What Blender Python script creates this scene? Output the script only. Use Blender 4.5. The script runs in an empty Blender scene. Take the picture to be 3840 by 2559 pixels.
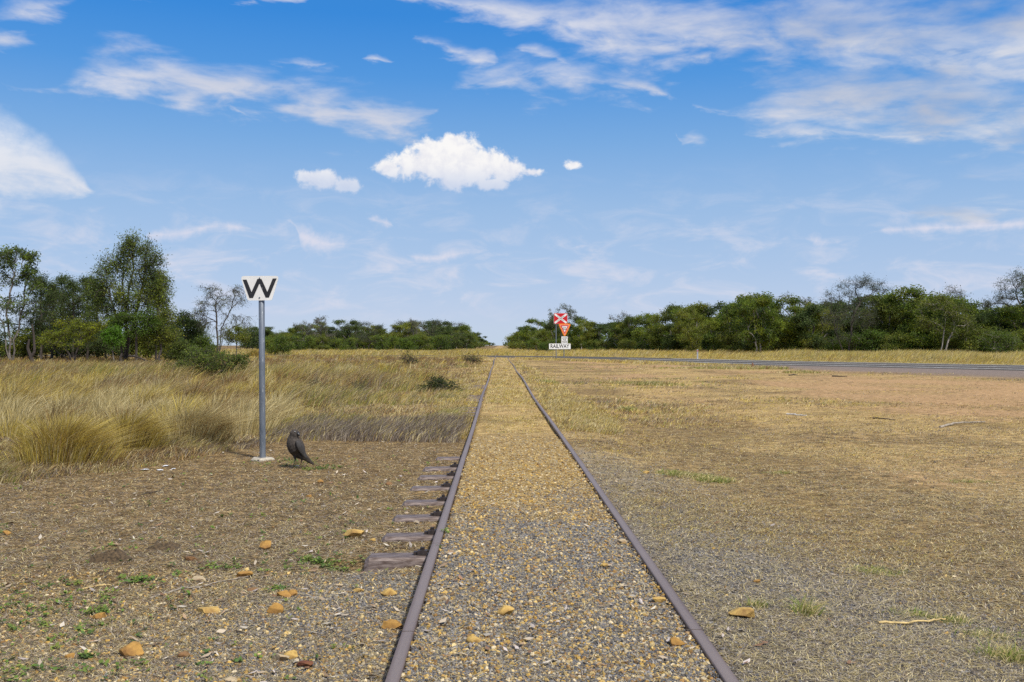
import bpy, math
import numpy as np
from mathutils import Vector, Matrix, Euler
R = math.radians
C = bpy.context.scene.collection
scene = bpy.context.scene

# ------------------------------------------------------------------ frame of reference
# X to the right of the track, Y along the track, Z up. The camera stands a step left of the middle of the track.
F, VX, VY, CAMZ = 2288.0, 1147.0, 794.0, 1.23

def ground_at(px, py, z=0.0):
    Y = F * (CAMZ - z) / (py - VY)
    return (px - VX) / F * Y, Y

def at_depth(px, py, Y):
    return (px - VX) / F * Y, Y, CAMZ + (VY - py) / F * Y

def srgb(r, g, b):
    f = lambda c: (c / 255.0) / 12.92 if c <= 10 else ((c / 255.0 + 0.055) / 1.055) ** 2.4
    return (f(r), f(g), f(b))

# ------------------------------------------------------------------ noise in numpy
def _hash(ix, iy, seed):
    h = (ix.astype(np.int64) * 374761393 + iy.astype(np.int64) * 668265263 + seed * 974634777) & 0xFFFFFFFF
    h = ((h ^ (h >> 13)) * 1274126177) & 0xFFFFFFFF
    return ((h ^ (h >> 16)) & 0xFFFF) / 65535.0

def vnoise(x, y, scale, seed=0, octaves=3):
    x = np.asarray(x, float) / scale; y = np.asarray(y, float) / scale
    out = 0; amp = 1.0; tot = 0
    for o in range(octaves):
        ix = np.floor(x); iy = np.floor(y); fx = x - ix; fy = y - iy
        fx = fx * fx * (3 - 2 * fx); fy = fy * fy * (3 - 2 * fy)
        s = seed * 17 + o
        a = _hash(ix, iy, s); b = _hash(ix + 1, iy, s); c = _hash(ix, iy + 1, s); d = _hash(ix + 1, iy + 1, s)
        out = out + amp * (a + (b - a) * fx + (c - a) * fy + (a - b - c + d) * fx * fy)
        tot += amp; amp *= 0.5; x = x * 2.03 + 11.3; y = y * 2.03 + 7.1
    return out / tot

def sstep(a, b, x):
    t = np.clip((np.asarray(x, float) - a) / (b - a), 0, 1)
    return t * t * (3 - 2 * t)

# ------------------------------------------------------------------ the road's course (middle line), used by the ground too
_ctrl = np.array([(62, 2), (45, 22), (34, 40), (27, 51.5), (21, 61), (15.8, 71), (11.8, 82), (7.5, 93), (1, 103), (-8, 109), (-25, 114), (-60, 119), (-130, 124), (-300, 130)], float)
def catmull(p, n=24):
    out = []
    q = np.vstack([2 * p[0] - p[1], p, 2 * p[-1] - p[-2]])
    for i in range(1, len(q) - 2):
        for t in np.linspace(0, 1, n, endpoint=False):
            a, b, c, d = q[i - 1], q[i], q[i + 1], q[i + 2]
            out.append(0.5 * ((2 * b) + (-a + c) * t + (2 * a - 5 * b + 4 * c - d) * t * t + (-a + 3 * b - 3 * c + d) * t ** 3))
    out.append(p[-1])
    return np.array(out)
ROAD = catmull(_ctrl)
_tan = np.gradient(ROAD, axis=0); _tan /= np.linalg.norm(_tan, axis=1)[:, None]
RNOR = np.stack([_tan[:, 1], -_tan[:, 0]], 1)          # points to the far side of the road (away from the viewer)
if RNOR[40] @ np.array([1.0, 1.0]) < 0: RNOR = -RNOR
RHALF = np.interp(np.arange(len(ROAD)), [0, 100, 200, len(ROAD)], [5.3, 5.2, 4.3, 4.0])

def road_d(x, y):
    """signed distance from the road's middle, in half-widths' metres; negative on the viewer's side"""
    x = np.asarray(x, float).ravel(); y = np.asarray(y, float).ravel()
    out = np.empty(len(x)); hw = np.empty(len(x))
    P = ROAD
    for s in range(0, len(x), 20000):
        dx = x[s:s + 20000, None] - P[None, :, 0]; dy = y[s:s + 20000, None] - P[None, :, 1]
        k = np.argmin(dx * dx + dy * dy, 1); r = np.arange(len(k))
        out[s:s + 20000] = dx[r, k] * RNOR[k, 0] + dy[r, k] * RNOR[k, 1]
        hw[s:s + 20000] = RHALF[k]
    return out, hw

# ------------------------------------------------------------------ the lie of the land
XM, HG, RT = 0.209, 0.565, 0.115
XL, XR = XM - HG, XM + HG
def rail_wob(Y, side):
    Y = np.asarray(Y, float); a = sstep(9, 26, Y)
    ph = 0.0 if side < 0 else 0.7
    return a * (0.022 * np.sin(Y / 4.3 + ph) + 0.018 * np.sin(Y / 7.9 + 1.1 + ph)), a * (0.014 * np.sin(Y / 5.1 + ph * 2) + 0.01 * np.sin(Y / 3.1 + 2 + ph))

def gz(x, y):
    x = np.asarray(x, float); y = np.asarray(y, float)
    z = 0.035 * (vnoise(x, y, 1.6, 1) - 0.5) + 0.014 * (vnoise(x, y, 0.27, 2) - 0.5)
    z = z + 0.10 * (vnoise(x, y, 9, 3, 2) - 0.5) * sstep(6, 20, np.abs(x - XM) + 0.25 * np.abs(y - 10))
    inn = sstep(0.0, 0.04, x - XL + 0.012) * sstep(0.0, 0.04, XR + 0.012 - x)
    far = sstep(11.5, 13.5, y) * (1 - sstep(40, 60, y))
    z = z * (1 - 0.72 * inn) + inn * (0.103 - 0.03 * far)
    lsh = sstep(-1.6, -0.40, x) * (1 - sstep(XL - 0.06, XL + 0.02, x))
    z = z + lsh * 0.004
    rsh = (1 - sstep(XR + 0.1, XR + 1.5, x)) * sstep(XR - 0.01, XR + 0.03, x)
    z = z * (1 - 0.5 * rsh) + rsh * 0.10
    # scour at the end of the first sleeper
    z = z - 0.055 * np.exp(-(((x + 0.83) / 0.13) ** 2 + ((y - 5.62) / 0.14) ** 2)) - 0.03 * np.exp(-(((x + 0.70) / 0.15) ** 2 + ((y - 5.50) / 0.07) ** 2))
    # dug ruts in the dirt out on the open side
    z = z + 0.10 * np.exp(-(((x - 5.1) / 0.9) ** 2 + ((y - 11.0) / 0.45) ** 2)) * (vnoise(x, y, 0.5, 8) - 0.35)
    z = z + 0.20 * np.exp(-(((x + 5.2) / 1.7) ** 2 + ((y - 11.2) / 1.0) ** 2)) * 0.4
    m = (y > 25) & (y < 140)
    if np.any(m):
        d, hw = road_d(x[m], y[m])
        t = 1 - sstep(hw + 0.3, hw + 4.5, np.abs(d))
        zz = z[m]; z = np.array(z); z[m] = zz * (1 - t) + 0.055 * t
    return z

# ------------------------------------------------------------------ mesh collection
class Geo:
    def __init__(self): self.v = []; self.f = {}; self.c = []; self.n = 0
    def add(self, v, faces, col=None):
        v = np.asarray(v, np.float32).reshape(-1, 3)
        for f in (faces if isinstance(faces, (list, tuple)) else [faces]):
            f = np.asarray(f, np.int64)
            self.f.setdefault(f.shape[1], []).append(f + self.n)
        if col is not None:
            col = np.asarray(col, np.float32)
            if col.ndim == 1: col = np.repeat(col[None], len(v), 0)
            self.c.append(col[:, :3])
        self.v.append(v); self.n += len(v)
        return self
    def mesh(self, name, mat=None, smooth=False):
        v = np.concatenate(self.v); me = bpy.data.meshes.new(name)
        loops = []; tot = []
        for k, fs in self.f.items():
            a = np.concatenate(fs); loops.append(a.ravel()); tot.append(np.full(len(a), k, np.int32))
        loops = np.concatenate(loops).astype(np.int32); tot = np.concatenate(tot)
        me.vertices.add(len(v)); me.vertices.foreach_set('co', v.ravel())
        me.loops.add(len(loops)); me.loops.foreach_set('vertex_index', loops)
        me.polygons.add(len(tot))
        st = np.zeros(len(tot), np.int32); st[1:] = np.cumsum(tot)[:-1]
        me.polygons.foreach_set('loop_start', st); me.polygons.foreach_set('loop_total', tot)
        me.polygons.foreach_set('use_smooth', np.full(len(tot), bool(smooth)))
        if self.c:
            ca = me.color_attributes.new('Col', 'FLOAT_COLOR', 'POINT')
            c = np.concatenate(self.c); c4 = np.ones((len(c), 4), np.float32); c4[:, :3] = c
            ca.data.foreach_set('color', c4.ravel())
        me.update(calc_edges=True)
        if mat: me.materials.append(mat)
        return me
    def obj(self, name, mat=None, parent=None, smooth=False, loc=None):
        o = bpy.data.objects.new(name, self.mesh(name, mat, smooth)); C.objects.link(o)
        if parent: o.parent = parent
        if loc is not None: o.location = loc
        return o

def tag(o, label=None, cat=None, group=None, kind=None):
    if label: o['label'] = label
    if cat: o['category'] = cat
    if group: o['group'] = group
    if kind: o['kind'] = kind
    return o
def empty(name, loc=(0, 0, 0), rz=0):
    o = bpy.data.objects.new(name, None); C.objects.link(o); o.location = loc; o.rotation_euler = (0, 0, rz); o.empty_display_size = 0.1
    return o
def copy_tree(o, parent=None):
    c = o.copy(); C.objects.link(c)
    if parent: c.parent = parent
    for ch in o.children: copy_tree(ch, c)
    return c

# simple solids -------------------------------------------------------
def box(g, cx, cy, cz, sx, sy, sz, col=None, rot=None, bev=0.0):
    bm_v = np.array([(x, y, z) for x in (-1, 1) for y in (-1, 1) for z in (-1, 1)], float) * (sx / 2, sy / 2, sz / 2)
    if rot is not None: bm_v = bm_v @ np.array(rot).T
    g.add(bm_v + (cx, cy, cz), np.array([(0, 1, 3, 2), (4, 6, 7, 5), (0, 4, 5, 1), (2, 3, 7, 6), (0, 2, 6, 4), (1, 5, 7, 3)]), col)
def tube(g, pts, rad, sides=8, col=None, cap=True, flat=1.0):
    pts = np.asarray(pts, float); n = len(pts); rad = np.broadcast_to(np.asarray(rad, float), (n,))
    t = np.gradient(pts, axis=0); t /= np.linalg.norm(t, axis=1)[:, None] + 1e-9
    ref = np.array([0, 0, 1.0]) if abs(t[0, 2]) < 0.9 else np.array([0, 1.0, 0])
    u = np.cross(ref, t); u /= np.linalg.norm(u, axis=1)[:, None] + 1e-9
    w = np.cross(t, u)
    a = np.arange(sides) / sides * 2 * math.pi
    v = pts[:, None] + rad[:, None, None] * (np.cos(a)[None, :, None] * u[:, None] + flat * np.sin(a)[None, :, None] * w[:, None])
    i = np.arange(n - 1)[:, None] * sides; k = np.arange(sides)[None]; k2 = (k + 1) % sides
    f = np.stack([i + k, i + k2, i + sides + k2, i + sides + k], -1).reshape(-1, 4)
    fs = [f]
    if cap: fs.append(np.array([list(range(sides))[::-1], list(range((n - 1) * sides, n * sides))]))
    g.add(v.reshape(-1, 3), fs, col)
def plate(g, poly, y, th, col=None):
    """a flat plate facing -Y: POLY in (x, z), front at Y, thickness TH behind it"""
    p = np.asarray(poly, float); n = len(p)
    fr = np.stack([p[:, 0], np.full(n, y), p[:, 1]], 1); bk = fr + (0, th, 0)
    i = np.arange(n); j = (i + 1) % n
    g.add(np.vstack([fr, bk]), [np.array([i]), np.array([i[::-1] + n]), np.stack([i, i + n, j + n, j], 1)], col)
def rounded(pts, r, n=5):
    pts = [np.array(p, float) for p in pts]; out = []
    for k, p in enumerate(pts):
        a, b = pts[k - 1], pts[(k + 1) % len(pts)]
        ua = (a - p) / np.linalg.norm(a - p); ub = (b - p) / np.linalg.norm(b - p)
        ang = math.acos(max(-1, min(1, ua @ ub))); d = r / math.tan(ang / 2)
        s, e = p + ua * d, p + ub * d
        for t in np.linspace(0, 1, n): out.append((1 - t) ** 2 * s + 2 * t * (1 - t) * p + t * t * e)
    return out

# ------------------------------------------------------------------ materials
def new_mat(name):
    m = bpy.data.materials.new(name); m.use_nodes = True; nt = m.node_tree; nt.nodes.clear()
    out = nt.nodes.new('ShaderNodeOutputMaterial'); b = nt.nodes.new('ShaderNodeBsdfPrincipled')
    nt.links.new(b.outputs[0], out.inputs[0]); return m, nt, b, out
def N(nt, typ, **kw):
    n = nt.nodes.new(typ)
    for k, v in kw.items():
        if k == 'ins':
            for kk, vv in v.items():
                if isinstance(vv, bpy.types.NodeSocket): nt.links.new(vv, n.inputs[kk])
                else: n.inputs[kk].default_value = vv
        else: setattr(n, k, v)
    return n
def mixc(nt, fac, a, b, mode='MIX'):
    n = nt.nodes.new('ShaderNodeMix'); n.data_type = 'RGBA'; n.blend_type = mode
    for idx, v in ((0, fac), (6, a), (7, b)):
        if isinstance(v, bpy.types.NodeSocket): nt.links.new(v, n.inputs[idx])
        else: n.inputs[idx].default_value = v if idx == 0 else (tuple(v) + (1,) if len(v) == 3 else v)
    return n.outputs[2]
def ramp(nt, fac, stops, interp='LINEAR'):
    n = nt.nodes.new('ShaderNodeValToRGB'); e = n.color_ramp; e.interpolation = interp
    while len(e.elements) < len(stops): e.elements.new(0.5)
    for el, (p, c) in zip(e.elements, stops):
        el.position = p; c = (c, c, c) if isinstance(c, (int, float)) else c; el.color = tuple(c) + (1,)
    nt.links.new(fac, n.inputs[0]); return n.outputs[0]
def noise(nt, scale, detail=4, rough=0.55, vec=None, stretch=None, w=None):
    n = nt.nodes.new('ShaderNodeTexNoise'); n.inputs['Scale'].default_value = scale; n.inputs['Detail'].default_value = detail; n.inputs['Roughness'].default_value = rough
    if vec is None:
        tc = nt.nodes.new('ShaderNodeTexCoord'); vec = tc.outputs['Object']
    if stretch:
        mp = nt.nodes.new('ShaderNodeMapping'); mp.inputs['Scale'].default_value = stretch; nt.links.new(vec, mp.inputs[0]); vec = mp.outputs[0]
    nt.links.new(vec, n.inputs['Vector']); return n.outputs[0]

def mat_plain(name, col, rough=0.6, metal=0.0, var=0.15, nscale=20, bump=0.0, stretch=None, col2=None):
    m, nt, b, out = new_mat(name)
    nz = noise(nt, nscale, 5, 0.6, stretch=stretch)
    c2 = col2 or tuple(c * (1 - 2 * var) for c in col); c1 = tuple(min(1, c * (1 + var)) for c in col)
    nt.links.new(ramp(nt, nz, [(0.35, c2), (0.65, c1)]), b.inputs['Base Color'])
    b.inputs['Roughness'].default_value = rough; b.inputs['Metallic'].default_value = metal
    if bump:
        bn = N(nt, 'ShaderNodeBump', ins={'Strength': bump, 'Distance': 0.01, 'Height': nz}); nt.links.new(bn.outputs[0], b.inputs['Normal'])
    return m
def mat_col(name, rough=0.75, trans=0.0, spec=0.3, rnd=0.0, nz=0.0, nscale=60):
    """colour of its own per blade, leaf or stone, read from the mesh"""
    m, nt, b, out = new_mat(name)
    at = N(nt, 'ShaderNodeAttribute', attribute_name='Col'); c = at.outputs['Color']
    if nz:
        c = mixc(nt, 1.0, c, ramp(nt, noise(nt, nscale, 4), [(0.3, 1 - nz), (0.7, 1 + nz * 0.6)]), 'MULTIPLY')
    if rnd:
        oi = N(nt, 'ShaderNodeObjectInfo')
        c = mixc(nt, 1.0, c, ramp(nt, oi.outputs['Random'], [(0.0, (1 - rnd, 1 - rnd * 0.8, 1 - rnd * 0.2)), (0.5, (1.0, 1.0, 1.0)), (1.0, (1 + rnd, 1 + rnd * 0.55, 1 - rnd * 0.3))]), 'MULTIPLY')
    nt.links.new(c, b.inputs['Base Color']); b.inputs['Roughness'].default_value = rough; b.inputs['Specular IOR Level'].default_value = spec
    if trans:
        tr = N(nt, 'ShaderNodeBsdfTranslucent'); nt.links.new(c, tr.inputs[0])
        mx = N(nt, 'ShaderNodeMixShader', ins={0: trans}); nt.links.new(b.outputs[0], mx.inputs[1]); nt.links.new(tr.outputs[0], mx.inputs[2]); nt.links.new(mx.outputs[0], out.inputs[0])
    return m
# ------------------------------------------------------------------ camera
cam = bpy.data.cameras.new('camera'); cam.lens = 35; cam.sensor_width = 36; cam.clip_end = 20000; cam.clip_start = 0.05
co = bpy.data.objects.new('camera', cam); C.objects.link(co); co.location = (0, 0, CAMZ)
co.rotation_euler = (R(90) + 10.0 / F, 0, -29.5 / F); scene.camera = co
scene.view_settings.view_transform = 'Standard'; scene.view_settings.look = 'None'
scene.view_settings.exposure = 0; scene.view_settings.gamma = 1
scene.cycles.max_bounces = 6; scene.cycles.transparent_max_bounces = 8; scene.cycles.diffuse_bounces = 3
scene.cycles.use_denoising = False

# ------------------------------------------------------------------ sun
SUN_EL, SUN_AZ = R(52), R(142)            # azimuth clockwise from the track's direction: over the viewer's shoulder
sd = Vector((math.sin(SUN_AZ) * math.cos(SUN_EL), math.cos(SUN_AZ) * math.cos(SUN_EL), math.sin(SUN_EL)))
sl = bpy.data.lights.new('sun', 'SUN'); sl.energy = 4.7; sl.angle = R(4.0); sl.color = (1.0, 0.95, 0.86)
so = bpy.data.objects.new('sun', sl); C.objects.link(so); so.rotation_euler = sd.to_track_quat('Z', 'Y').to_euler()

# ------------------------------------------------------------------ sky with its clouds
world = bpy.data.worlds.new('World'); scene.world = world; world.use_nodes = True
wt = world.node_tree; wt.nodes.clear()
def L(v, n, i):
    if isinstance(v, bpy.types.NodeSocket): wt.links.new(v, n.inputs[i])
    else: n.inputs[i].default_value = v
def M(op, a, b=0.0, c=None, clamp=False):
    n = wt.nodes.new('ShaderNodeMath'); n.operation = op; n.use_clamp = clamp
    L(a, n, 0); L(b, n, 1)
    if c is not None: L(c, n, 2)
    return n.outputs[0]
def smooth(x, a, b):
    n = wt.nodes.new('ShaderNodeMapRange'); n.interpolation_type = 'SMOOTHSTEP'
    L(x, n, 0); L(a, n, 1); L(b, n, 2); n.inputs[3].default_value = 0; n.inputs[4].default_value = 1
    return n.outputs[0]
tc = wt.nodes.new('ShaderNodeTexCoord'); D = tc.outputs['Generated']
sep = wt.nodes.new('ShaderNodeSeparateXYZ'); wt.links.new(D, sep.inputs[0])
dx, dy, dz = sep.outputs
AZ = M('MULTIPLY', M('ARCTAN2', dx, dy), 1000.0); EL = M('MULTIPLY', M('ARCSINE', dz), 1000.0)   # milliradians
def comb(x, y, z=0.0):
    n = wt.nodes.new('ShaderNodeCombineXYZ'); L(x, n, 0); L(y, n, 1); L(z, n, 2); return n.outputs[0]
def wnoise(vec, scale, detail=5, rough=0.55, dist=0.0):
    n = wt.nodes.new('ShaderNodeTexNoise'); n.inputs['Scale'].default_value = scale; n.inputs['Detail'].default_value = detail
    n.inputs['Roughness'].default_value = rough; n.inputs['Distortion'].default_value = dist; wt.links.new(vec, n.inputs['Vector']); return n.outputs[0]
zz = M('ADD', M('MAXIMUM', dz, 0.0), 0.06)
PL = comb(M('DIVIDE', dx, zz), M('DIVIDE', dy, zz), 3.7)
AE = comb(AZ, EL, 1.3)
def dir_of(px, py):
    d = Vector(((px - VX) / F, 1.0, (VY - py) / F)).normalized()
    return math.atan2(d.x, d.y) * 1000, math.asin(d.z) * 1000
AZ01 = M('MULTIPLY_ADD', AZ, 1 / 1200.0, 0.5)
def lut(rows):
    """a bank of clouds along the sky: rows of (azimuth, elevation of its middle, half height, weight), read off the photograph and kept as directions"""
    n = wt.nodes.new('ShaderNodeValToRGB'); e = n.color_ramp
    e.interpolation = 'B_SPLINE'; assert len(rows) <= 32, len(rows)
    while len(e.elements) < len(rows): e.elements.new(0.5)
    for el_, (px, py, h, w) in zip(e.elements, rows):
        az, el = dir_of(px, py); el_.position = az / 1200 + 0.5
        el_.color = (el / 400, h * 1000 / F / 100, w, 1)
    wt.links.new(AZ01, n.inputs[0]); sp = wt.nodes.new('ShaderNodeSeparateColor'); wt.links.new(n.outputs[0], sp.inputs[0])
    return sp.outputs
def bank(rows, els, kk=0.5):
    c, h, w = lut(rows)
    dist = M('DIVIDE', M('ABSOLUTE', M('MULTIPLY_ADD', c, -400.0, els)), M('MULTIPLY_ADD', h, 100.0, 0.4))
    return M('SUBTRACT', w, M('MULTIPLY', dist, kk))          # w in the middle, w-.5 at the edge
def ell(px, py, rx, ry, w=1.0):
    az, el = dir_of(px, py); k = 1000 / F
    a = M('MULTIPLY', M('SUBTRACT', AZ, az), 1 / (rx * k)); b = M('MULTIPLY', M('SUBTRACT', EL, el), 1 / (ry * k))
    return M('MULTIPLY_ADD', M('SQRT', M('MULTIPLY_ADD', a, a, M('MULTIPLY', b, b))), -0.5 * w, w)      # w in the middle, half of it at the rim
def fmax(xs):
    xs = list(xs)
    while len(xs) > 1: xs = [M('MAXIMUM', xs[i], xs[i + 1]) if i + 1 < len(xs) else xs[i] for i in range(0, len(xs), 2)]
    return xs[0]
n_soft = wnoise(PL, 3.6, 6, 0.56, 0.25); n_fine = wnoise(AE, 0.058, 6, 0.62, 0.25)
n_str = wnoise(comb(M('ADD', AZ, M('MULTIPLY', EL, 0.45)), M('MULTIPLY', EL, 2.6), 9.0), 0.021, 5, 0.55, 0.4)
ELw = M('ADD', EL, M('MULTIPLY_ADD', n_str, 30.0, -15.0))
TOP = [(-120, 60, 40, .9), (0, 60, 60, .95), (60, 25, 40, 1.1), (150, 15, 25, .9), (220, 0, 12, .3), (560, 0, 8, .3), (640, -5, 12, .9), (760, -5, 12, .9), (900, -10, 14, .5), (1000, 0, 22, 1.05), (1100, 10, 32, 1.22), (1200, 28, 40, 1.3), (1300, 50, 58, 1.32), (1400, 75, 76, 1.3), (1500, 85, 90, 1.28), (1590, 80, 80, 1.2), (1650, 60, 66, 1.25), (1800, 65, 90, 1.6), (2000, 90, 110, 1.8), (2200, 110, 140, 1.9), (2400, 120, 150, 1.9), (2600, 150, 160, 1.4)]
MID = [(-150, 120, 30, .4), (0, 205, 14, .75), (100, 205, 12, .65), (170, 190, 34, .95), (230, 160, 52, 1.2), (330, 172, 58, 1.28), (420, 190, 50, 1.24), (500, 200, 38, 1.15), (600, 195, 42, 1.22), (680, 212, 60, 1.28), (760, 242, 66, 1.3), (850, 270, 60, 1.26), (940, 280, 44, 1.15), (1000, 275, 26, .7), (1030, 200, 20, .6), (1100, 188, 38, 1.25), (1200, 172, 46, 1.28), (1320, 172, 46, 1.2), (1420, 188, 36, 1.15), (1500, 195, 28, 1.1), (1545, 215, 10, .3), (1660, 250, 10, .3), (1720, 270, 40, 1.0), (1790, 248, 70, 1.25), (1900, 228, 92, 1.6), (2050, 220, 100, 1.8), (2200, 225, 104, 1.85), (2400, 240, 104, 1.85), (2600, 260, 80, 1.3)]
LOW = [(480, 240, 8, 0), (520, 242, 14, .8), (560, 258, 10, .75), (590, 265, 4, 0), (820, 130, 4, 0), (840, 130, 10, .85), (870, 137, 14, .95), (900, 142, 8, .6), (915, 142, 4, 0), (930, 86, 4, 0), (950, 86, 14, .85), (990, 95, 16, .9), (1030, 118, 24, 1.05), (1090, 132, 28, 1.15), (1140, 130, 16, .8), (1160, 130, 4, 0), (1550, 325, 4, 0), (1580, 322, 24, .7), (1620, 320, 24, .66), (1650, 318, 4, 0), (1690, 300, 4, .2), (1720, 304, 20, .98), (1760, 304, 16, .85), (1800, 290, 26, .98), (1880, 298, 26, 1.02), (1950, 306, 20, 1), (2000, 302, 10, .7), (2060, 302, 18, .92), (2140, 300, 24, .88), (2230, 300, 30, .95), (2330, 325, 32, 1), (2500, 330, 30, .9)]
HIGH = [(560, 150, 4, 0), (610, 146, 18, .88), (700, 152, 18, .9), (745, 150, 10, .7), (770, 150, 4, 0), (1170, 112, 4, 0), (1200, 112, 18, .9), (1250, 125, 24, .98), (1300, 145, 20, .9), (1340, 160, 10, .5), (1360, 165, 4, 0), (1560, 130, 4, 0), (1590, 132, 20, .95), (1640, 128, 22, .9), (1690, 120, 4, 0), (2000, 500, 6, 0), (2080, 497, 18, .78), (2180, 488, 30, .92), (2260, 480, 32, .9), (2353, 488, 32, .92), (2500, 490, 26, .8)]
FAR = [(320, 542, 4, 0), (345, 545, 14, .85), (385, 538, 20, .92), (440, 540, 15, .8), (480, 516, 18, .8), (560, 525, 16, .8), (610, 530, 4, 0), (630, 506, 4, 0), (665, 504, 12, .8), (682, 520, 4, .5), (690, 545, 24, .98), (712, 548, 28, 1), (745, 565, 30, .88), (790, 562, 26, .84), (815, 540, 4, 0), (822, 500, 4, 0), (850, 502, 14, .85), (890, 514, 16, .9), (915, 522, 4, 0), (918, 585, 4, .2), (945, 588, 16, .82), (1000, 600, 14, .75), (1060, 578, 22, .84), (1120, 582, 6, .4), (1300, 575, 4, 0), (1335, 565, 12, .82), (1380, 560, 4, 0), (1850, 545, 12, .5), (1885, 555, 30, .9), (1935, 560, 8, .4), (2010, 527, 8, .4), (2045, 527, 14, .88)]
CUM = [(955, 378, 70, 32, 1), (1045, 356, 76, 42, 1.05), (1105, 378, 80, 38, 1.05), (1160, 390, 58, 30, 1), (1222, 396, 30, 13, .9), (893, 386, 34, 22, .98), (1046, 326, 36, 22, 1), (990, 345, 46, 26, 1), (1050, 388, 150, 34, 1.05), (1000, 366, 84, 36, 1.05), (1035, 420, 60, 22, .95), (1130, 424, 50, 18, .92), (742, 415, 54, 24, 1.0), (796, 426, 42, 20, .95), (712, 408, 34, 19, .95), (1318, 380, 28, 13, .8)]
LEFT = [(-300, 350, 110, 1.15), (-100, 355, 104, 1.18), (0, 367, 90, 1.18), (40, 374, 82, 1.18), (80, 383, 73, 1.18), (115, 393, 63, 1.18), (145, 406, 50, 1.17), (172, 420, 36, 1.15), (198, 437, 20, 1.08), (220, 450, 8, .7), (245, 452, 3, 0)]
jit = M('MULTIPLY_ADD', n_soft, 2.1, -1.12); jst = M('MULTIPLY_ADD', n_str, 1.0, -0.56); jfi = M('MULTIPLY_ADD', n_fine, 0.95, -0.47)
s_soft = M('ADD', fmax(bank(b, ELw) for b in (TOP, MID, LOW, HIGH)), M('ADD', M('MULTIPLY', jit, M('MULTIPLY_ADD', smooth(AZ, 210.0, 330.0), -0.35, 1.0)), jst))
d_soft = M('MULTIPLY', smooth(s_soft, 0.28, 1.28), 0.94)
s_cum = M('ADD', fmax(ell(*e) for e in CUM), M('MULTIPLY', jfi, 1.05))
d_cum = smooth(s_cum, 0.44, 0.72)
s_far = M('ADD', bank(FAR, EL), M('MULTIPLY', jfi, 1.2))
d_far = M('MULTIPLY', smooth(s_far, 0.34, 1.05), 0.8)
s_left = M('ADD', bank(LEFT, ELw), M('ADD', M('MULTIPLY', jst, 0.75), M('MULTIPLY', jfi, 0.4)))
d_left = M('MULTIPLY', smooth(s_left, 0.32, 1.0), 0.97)
# thin ragged wisps low down, and a broken deck high overhead that no picture shows but that lights the ground
wisp = M('MULTIPLY', smooth(wnoise(comb(AZ, M('MULTIPLY', EL, 2.8), 4.0), 0.015, 6, 0.62, 0.6), 0.44, 0.74), M('MULTIPLY', smooth(EL, 190.0, 60.0), smooth(EL, 8.0, 50.0)))
n_big = wnoise(PL, 1.2, 3, 0.5)
deck = M('MULTIPLY', smooth(n_big, 0.38, 0.56), M('MULTIPLY', smooth(EL, 360.0, 520.0), 0.85))

sky = wt.nodes.new('ShaderNodeTexSky'); sky.sky_type = 'NISHITA'; sky.sun_disc = False; sky.sun_elevation = SUN_EL; sky.sun_rotation = SUN_AZ
sky.altitude = 50; sky.air_density = 1.0; sky.dust_density = 0.6; sky.ozone_density = 1.5
def cramp(fac, stops):
    n = wt.nodes.new('ShaderNodeValToRGB'); e = n.color_ramp
    while len(e.elements) < len(stops): e.elements.new(0.5)
    for x, (p, c) in zip(e.elements, stops): x.position = p; x.color = tuple(c) + (1,)
    L(fac, n, 0); return n.outputs[0]
def cmix(fac, a, b, mode='MIX'):
    n = wt.nodes.new('ShaderNodeMix'); n.data_type = 'RGBA'; n.blend_type = mode
    for idx, v in ((0, fac), (6, a), (7, b)):
        if isinstance(v, bpy.types.NodeSocket): wt.links.new(v, n.inputs[idx])
        else: n.inputs[idx].default_value = v if idx == 0 else tuple(v) + (1,)
    return n.outputs[2]
# clear air: pale at the horizon, deep blue above (values are ten times the radiance: the Background stands at 0.1)
def el_of(py): return math.asin((VY - py) / F / math.sqrt(1 + ((VY - py) / F) ** 2)) * 1000
AIR = [(0, srgb(196, 214, 236)), (720, srgb(188, 206, 236)), (620, srgb(172, 198, 234)), (480, srgb(154, 189, 231)), (330, srgb(120, 172, 228)), (180, srgb(78, 152, 226)), (40, srgb(46, 137, 222))]
stops = [(0.0 if p == 0 else el_of(p) / 1600, c) for p, c in AIR] + [(0.42, (0.03, 0.17, 0.5)), (1.0, (0.03, 0.12, 0.36))]
air = cramp(M('DIVIDE', M('MAXIMUM', EL, 0.0), 1600.0), stops)
air10 = cmix(1.0, air, (10.0, 10.0, 10.0), 'MULTIPLY')
air_n = cmix(0.12, air10, sky.outputs[0])
def up(c): return tuple(10 * x for x in c)
# shade inside the clouds: thicker parts and undersides are greyer
thick = smooth(n_big, 0.44, 0.62)
rightside = smooth(AZ, 170.0, 400.0)
c_soft = cmix(M('MULTIPLY', M('MAXIMUM', thick, smooth(n_soft, 0.42, 0.30)), M('MULTIPLY_ADD', rightside, 0.5, 0.25)), cmix(rightside, up(srgb(220, 222, 233)), up(srgb(226, 226, 230))), up(srgb(168, 178, 200)))
lowc = smooth(EL, 240.0, 60.0)
c_cum = cmix(M('MULTIPLY', smooth(n_fine, 0.60, 0.36), 0.4), up(srgb(252, 250, 248)), up(srgb(214, 216, 232)))
c_cum = cmix(M('MULTIPLY', smooth(EL, 190.0, 146.0), 0.6), c_cum, up(srgb(208, 213, 234)))
c_left = cmix(smooth(ELw, 150.0, 205.0), up(srgb(222, 226, 236)), up(srgb(246, 246, 248)))
col = cmix(M('MULTIPLY', wisp, 0.85), air_n, up(srgb(214, 218, 234)))
col = cmix(d_soft, col, c_soft)
col = cmix(d_far, col, up(srgb(226, 224, 236)))
col = cmix(deck, col, up((0.86, 0.87, 0.92)))
col = cmix(d_left, col, c_left)
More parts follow.
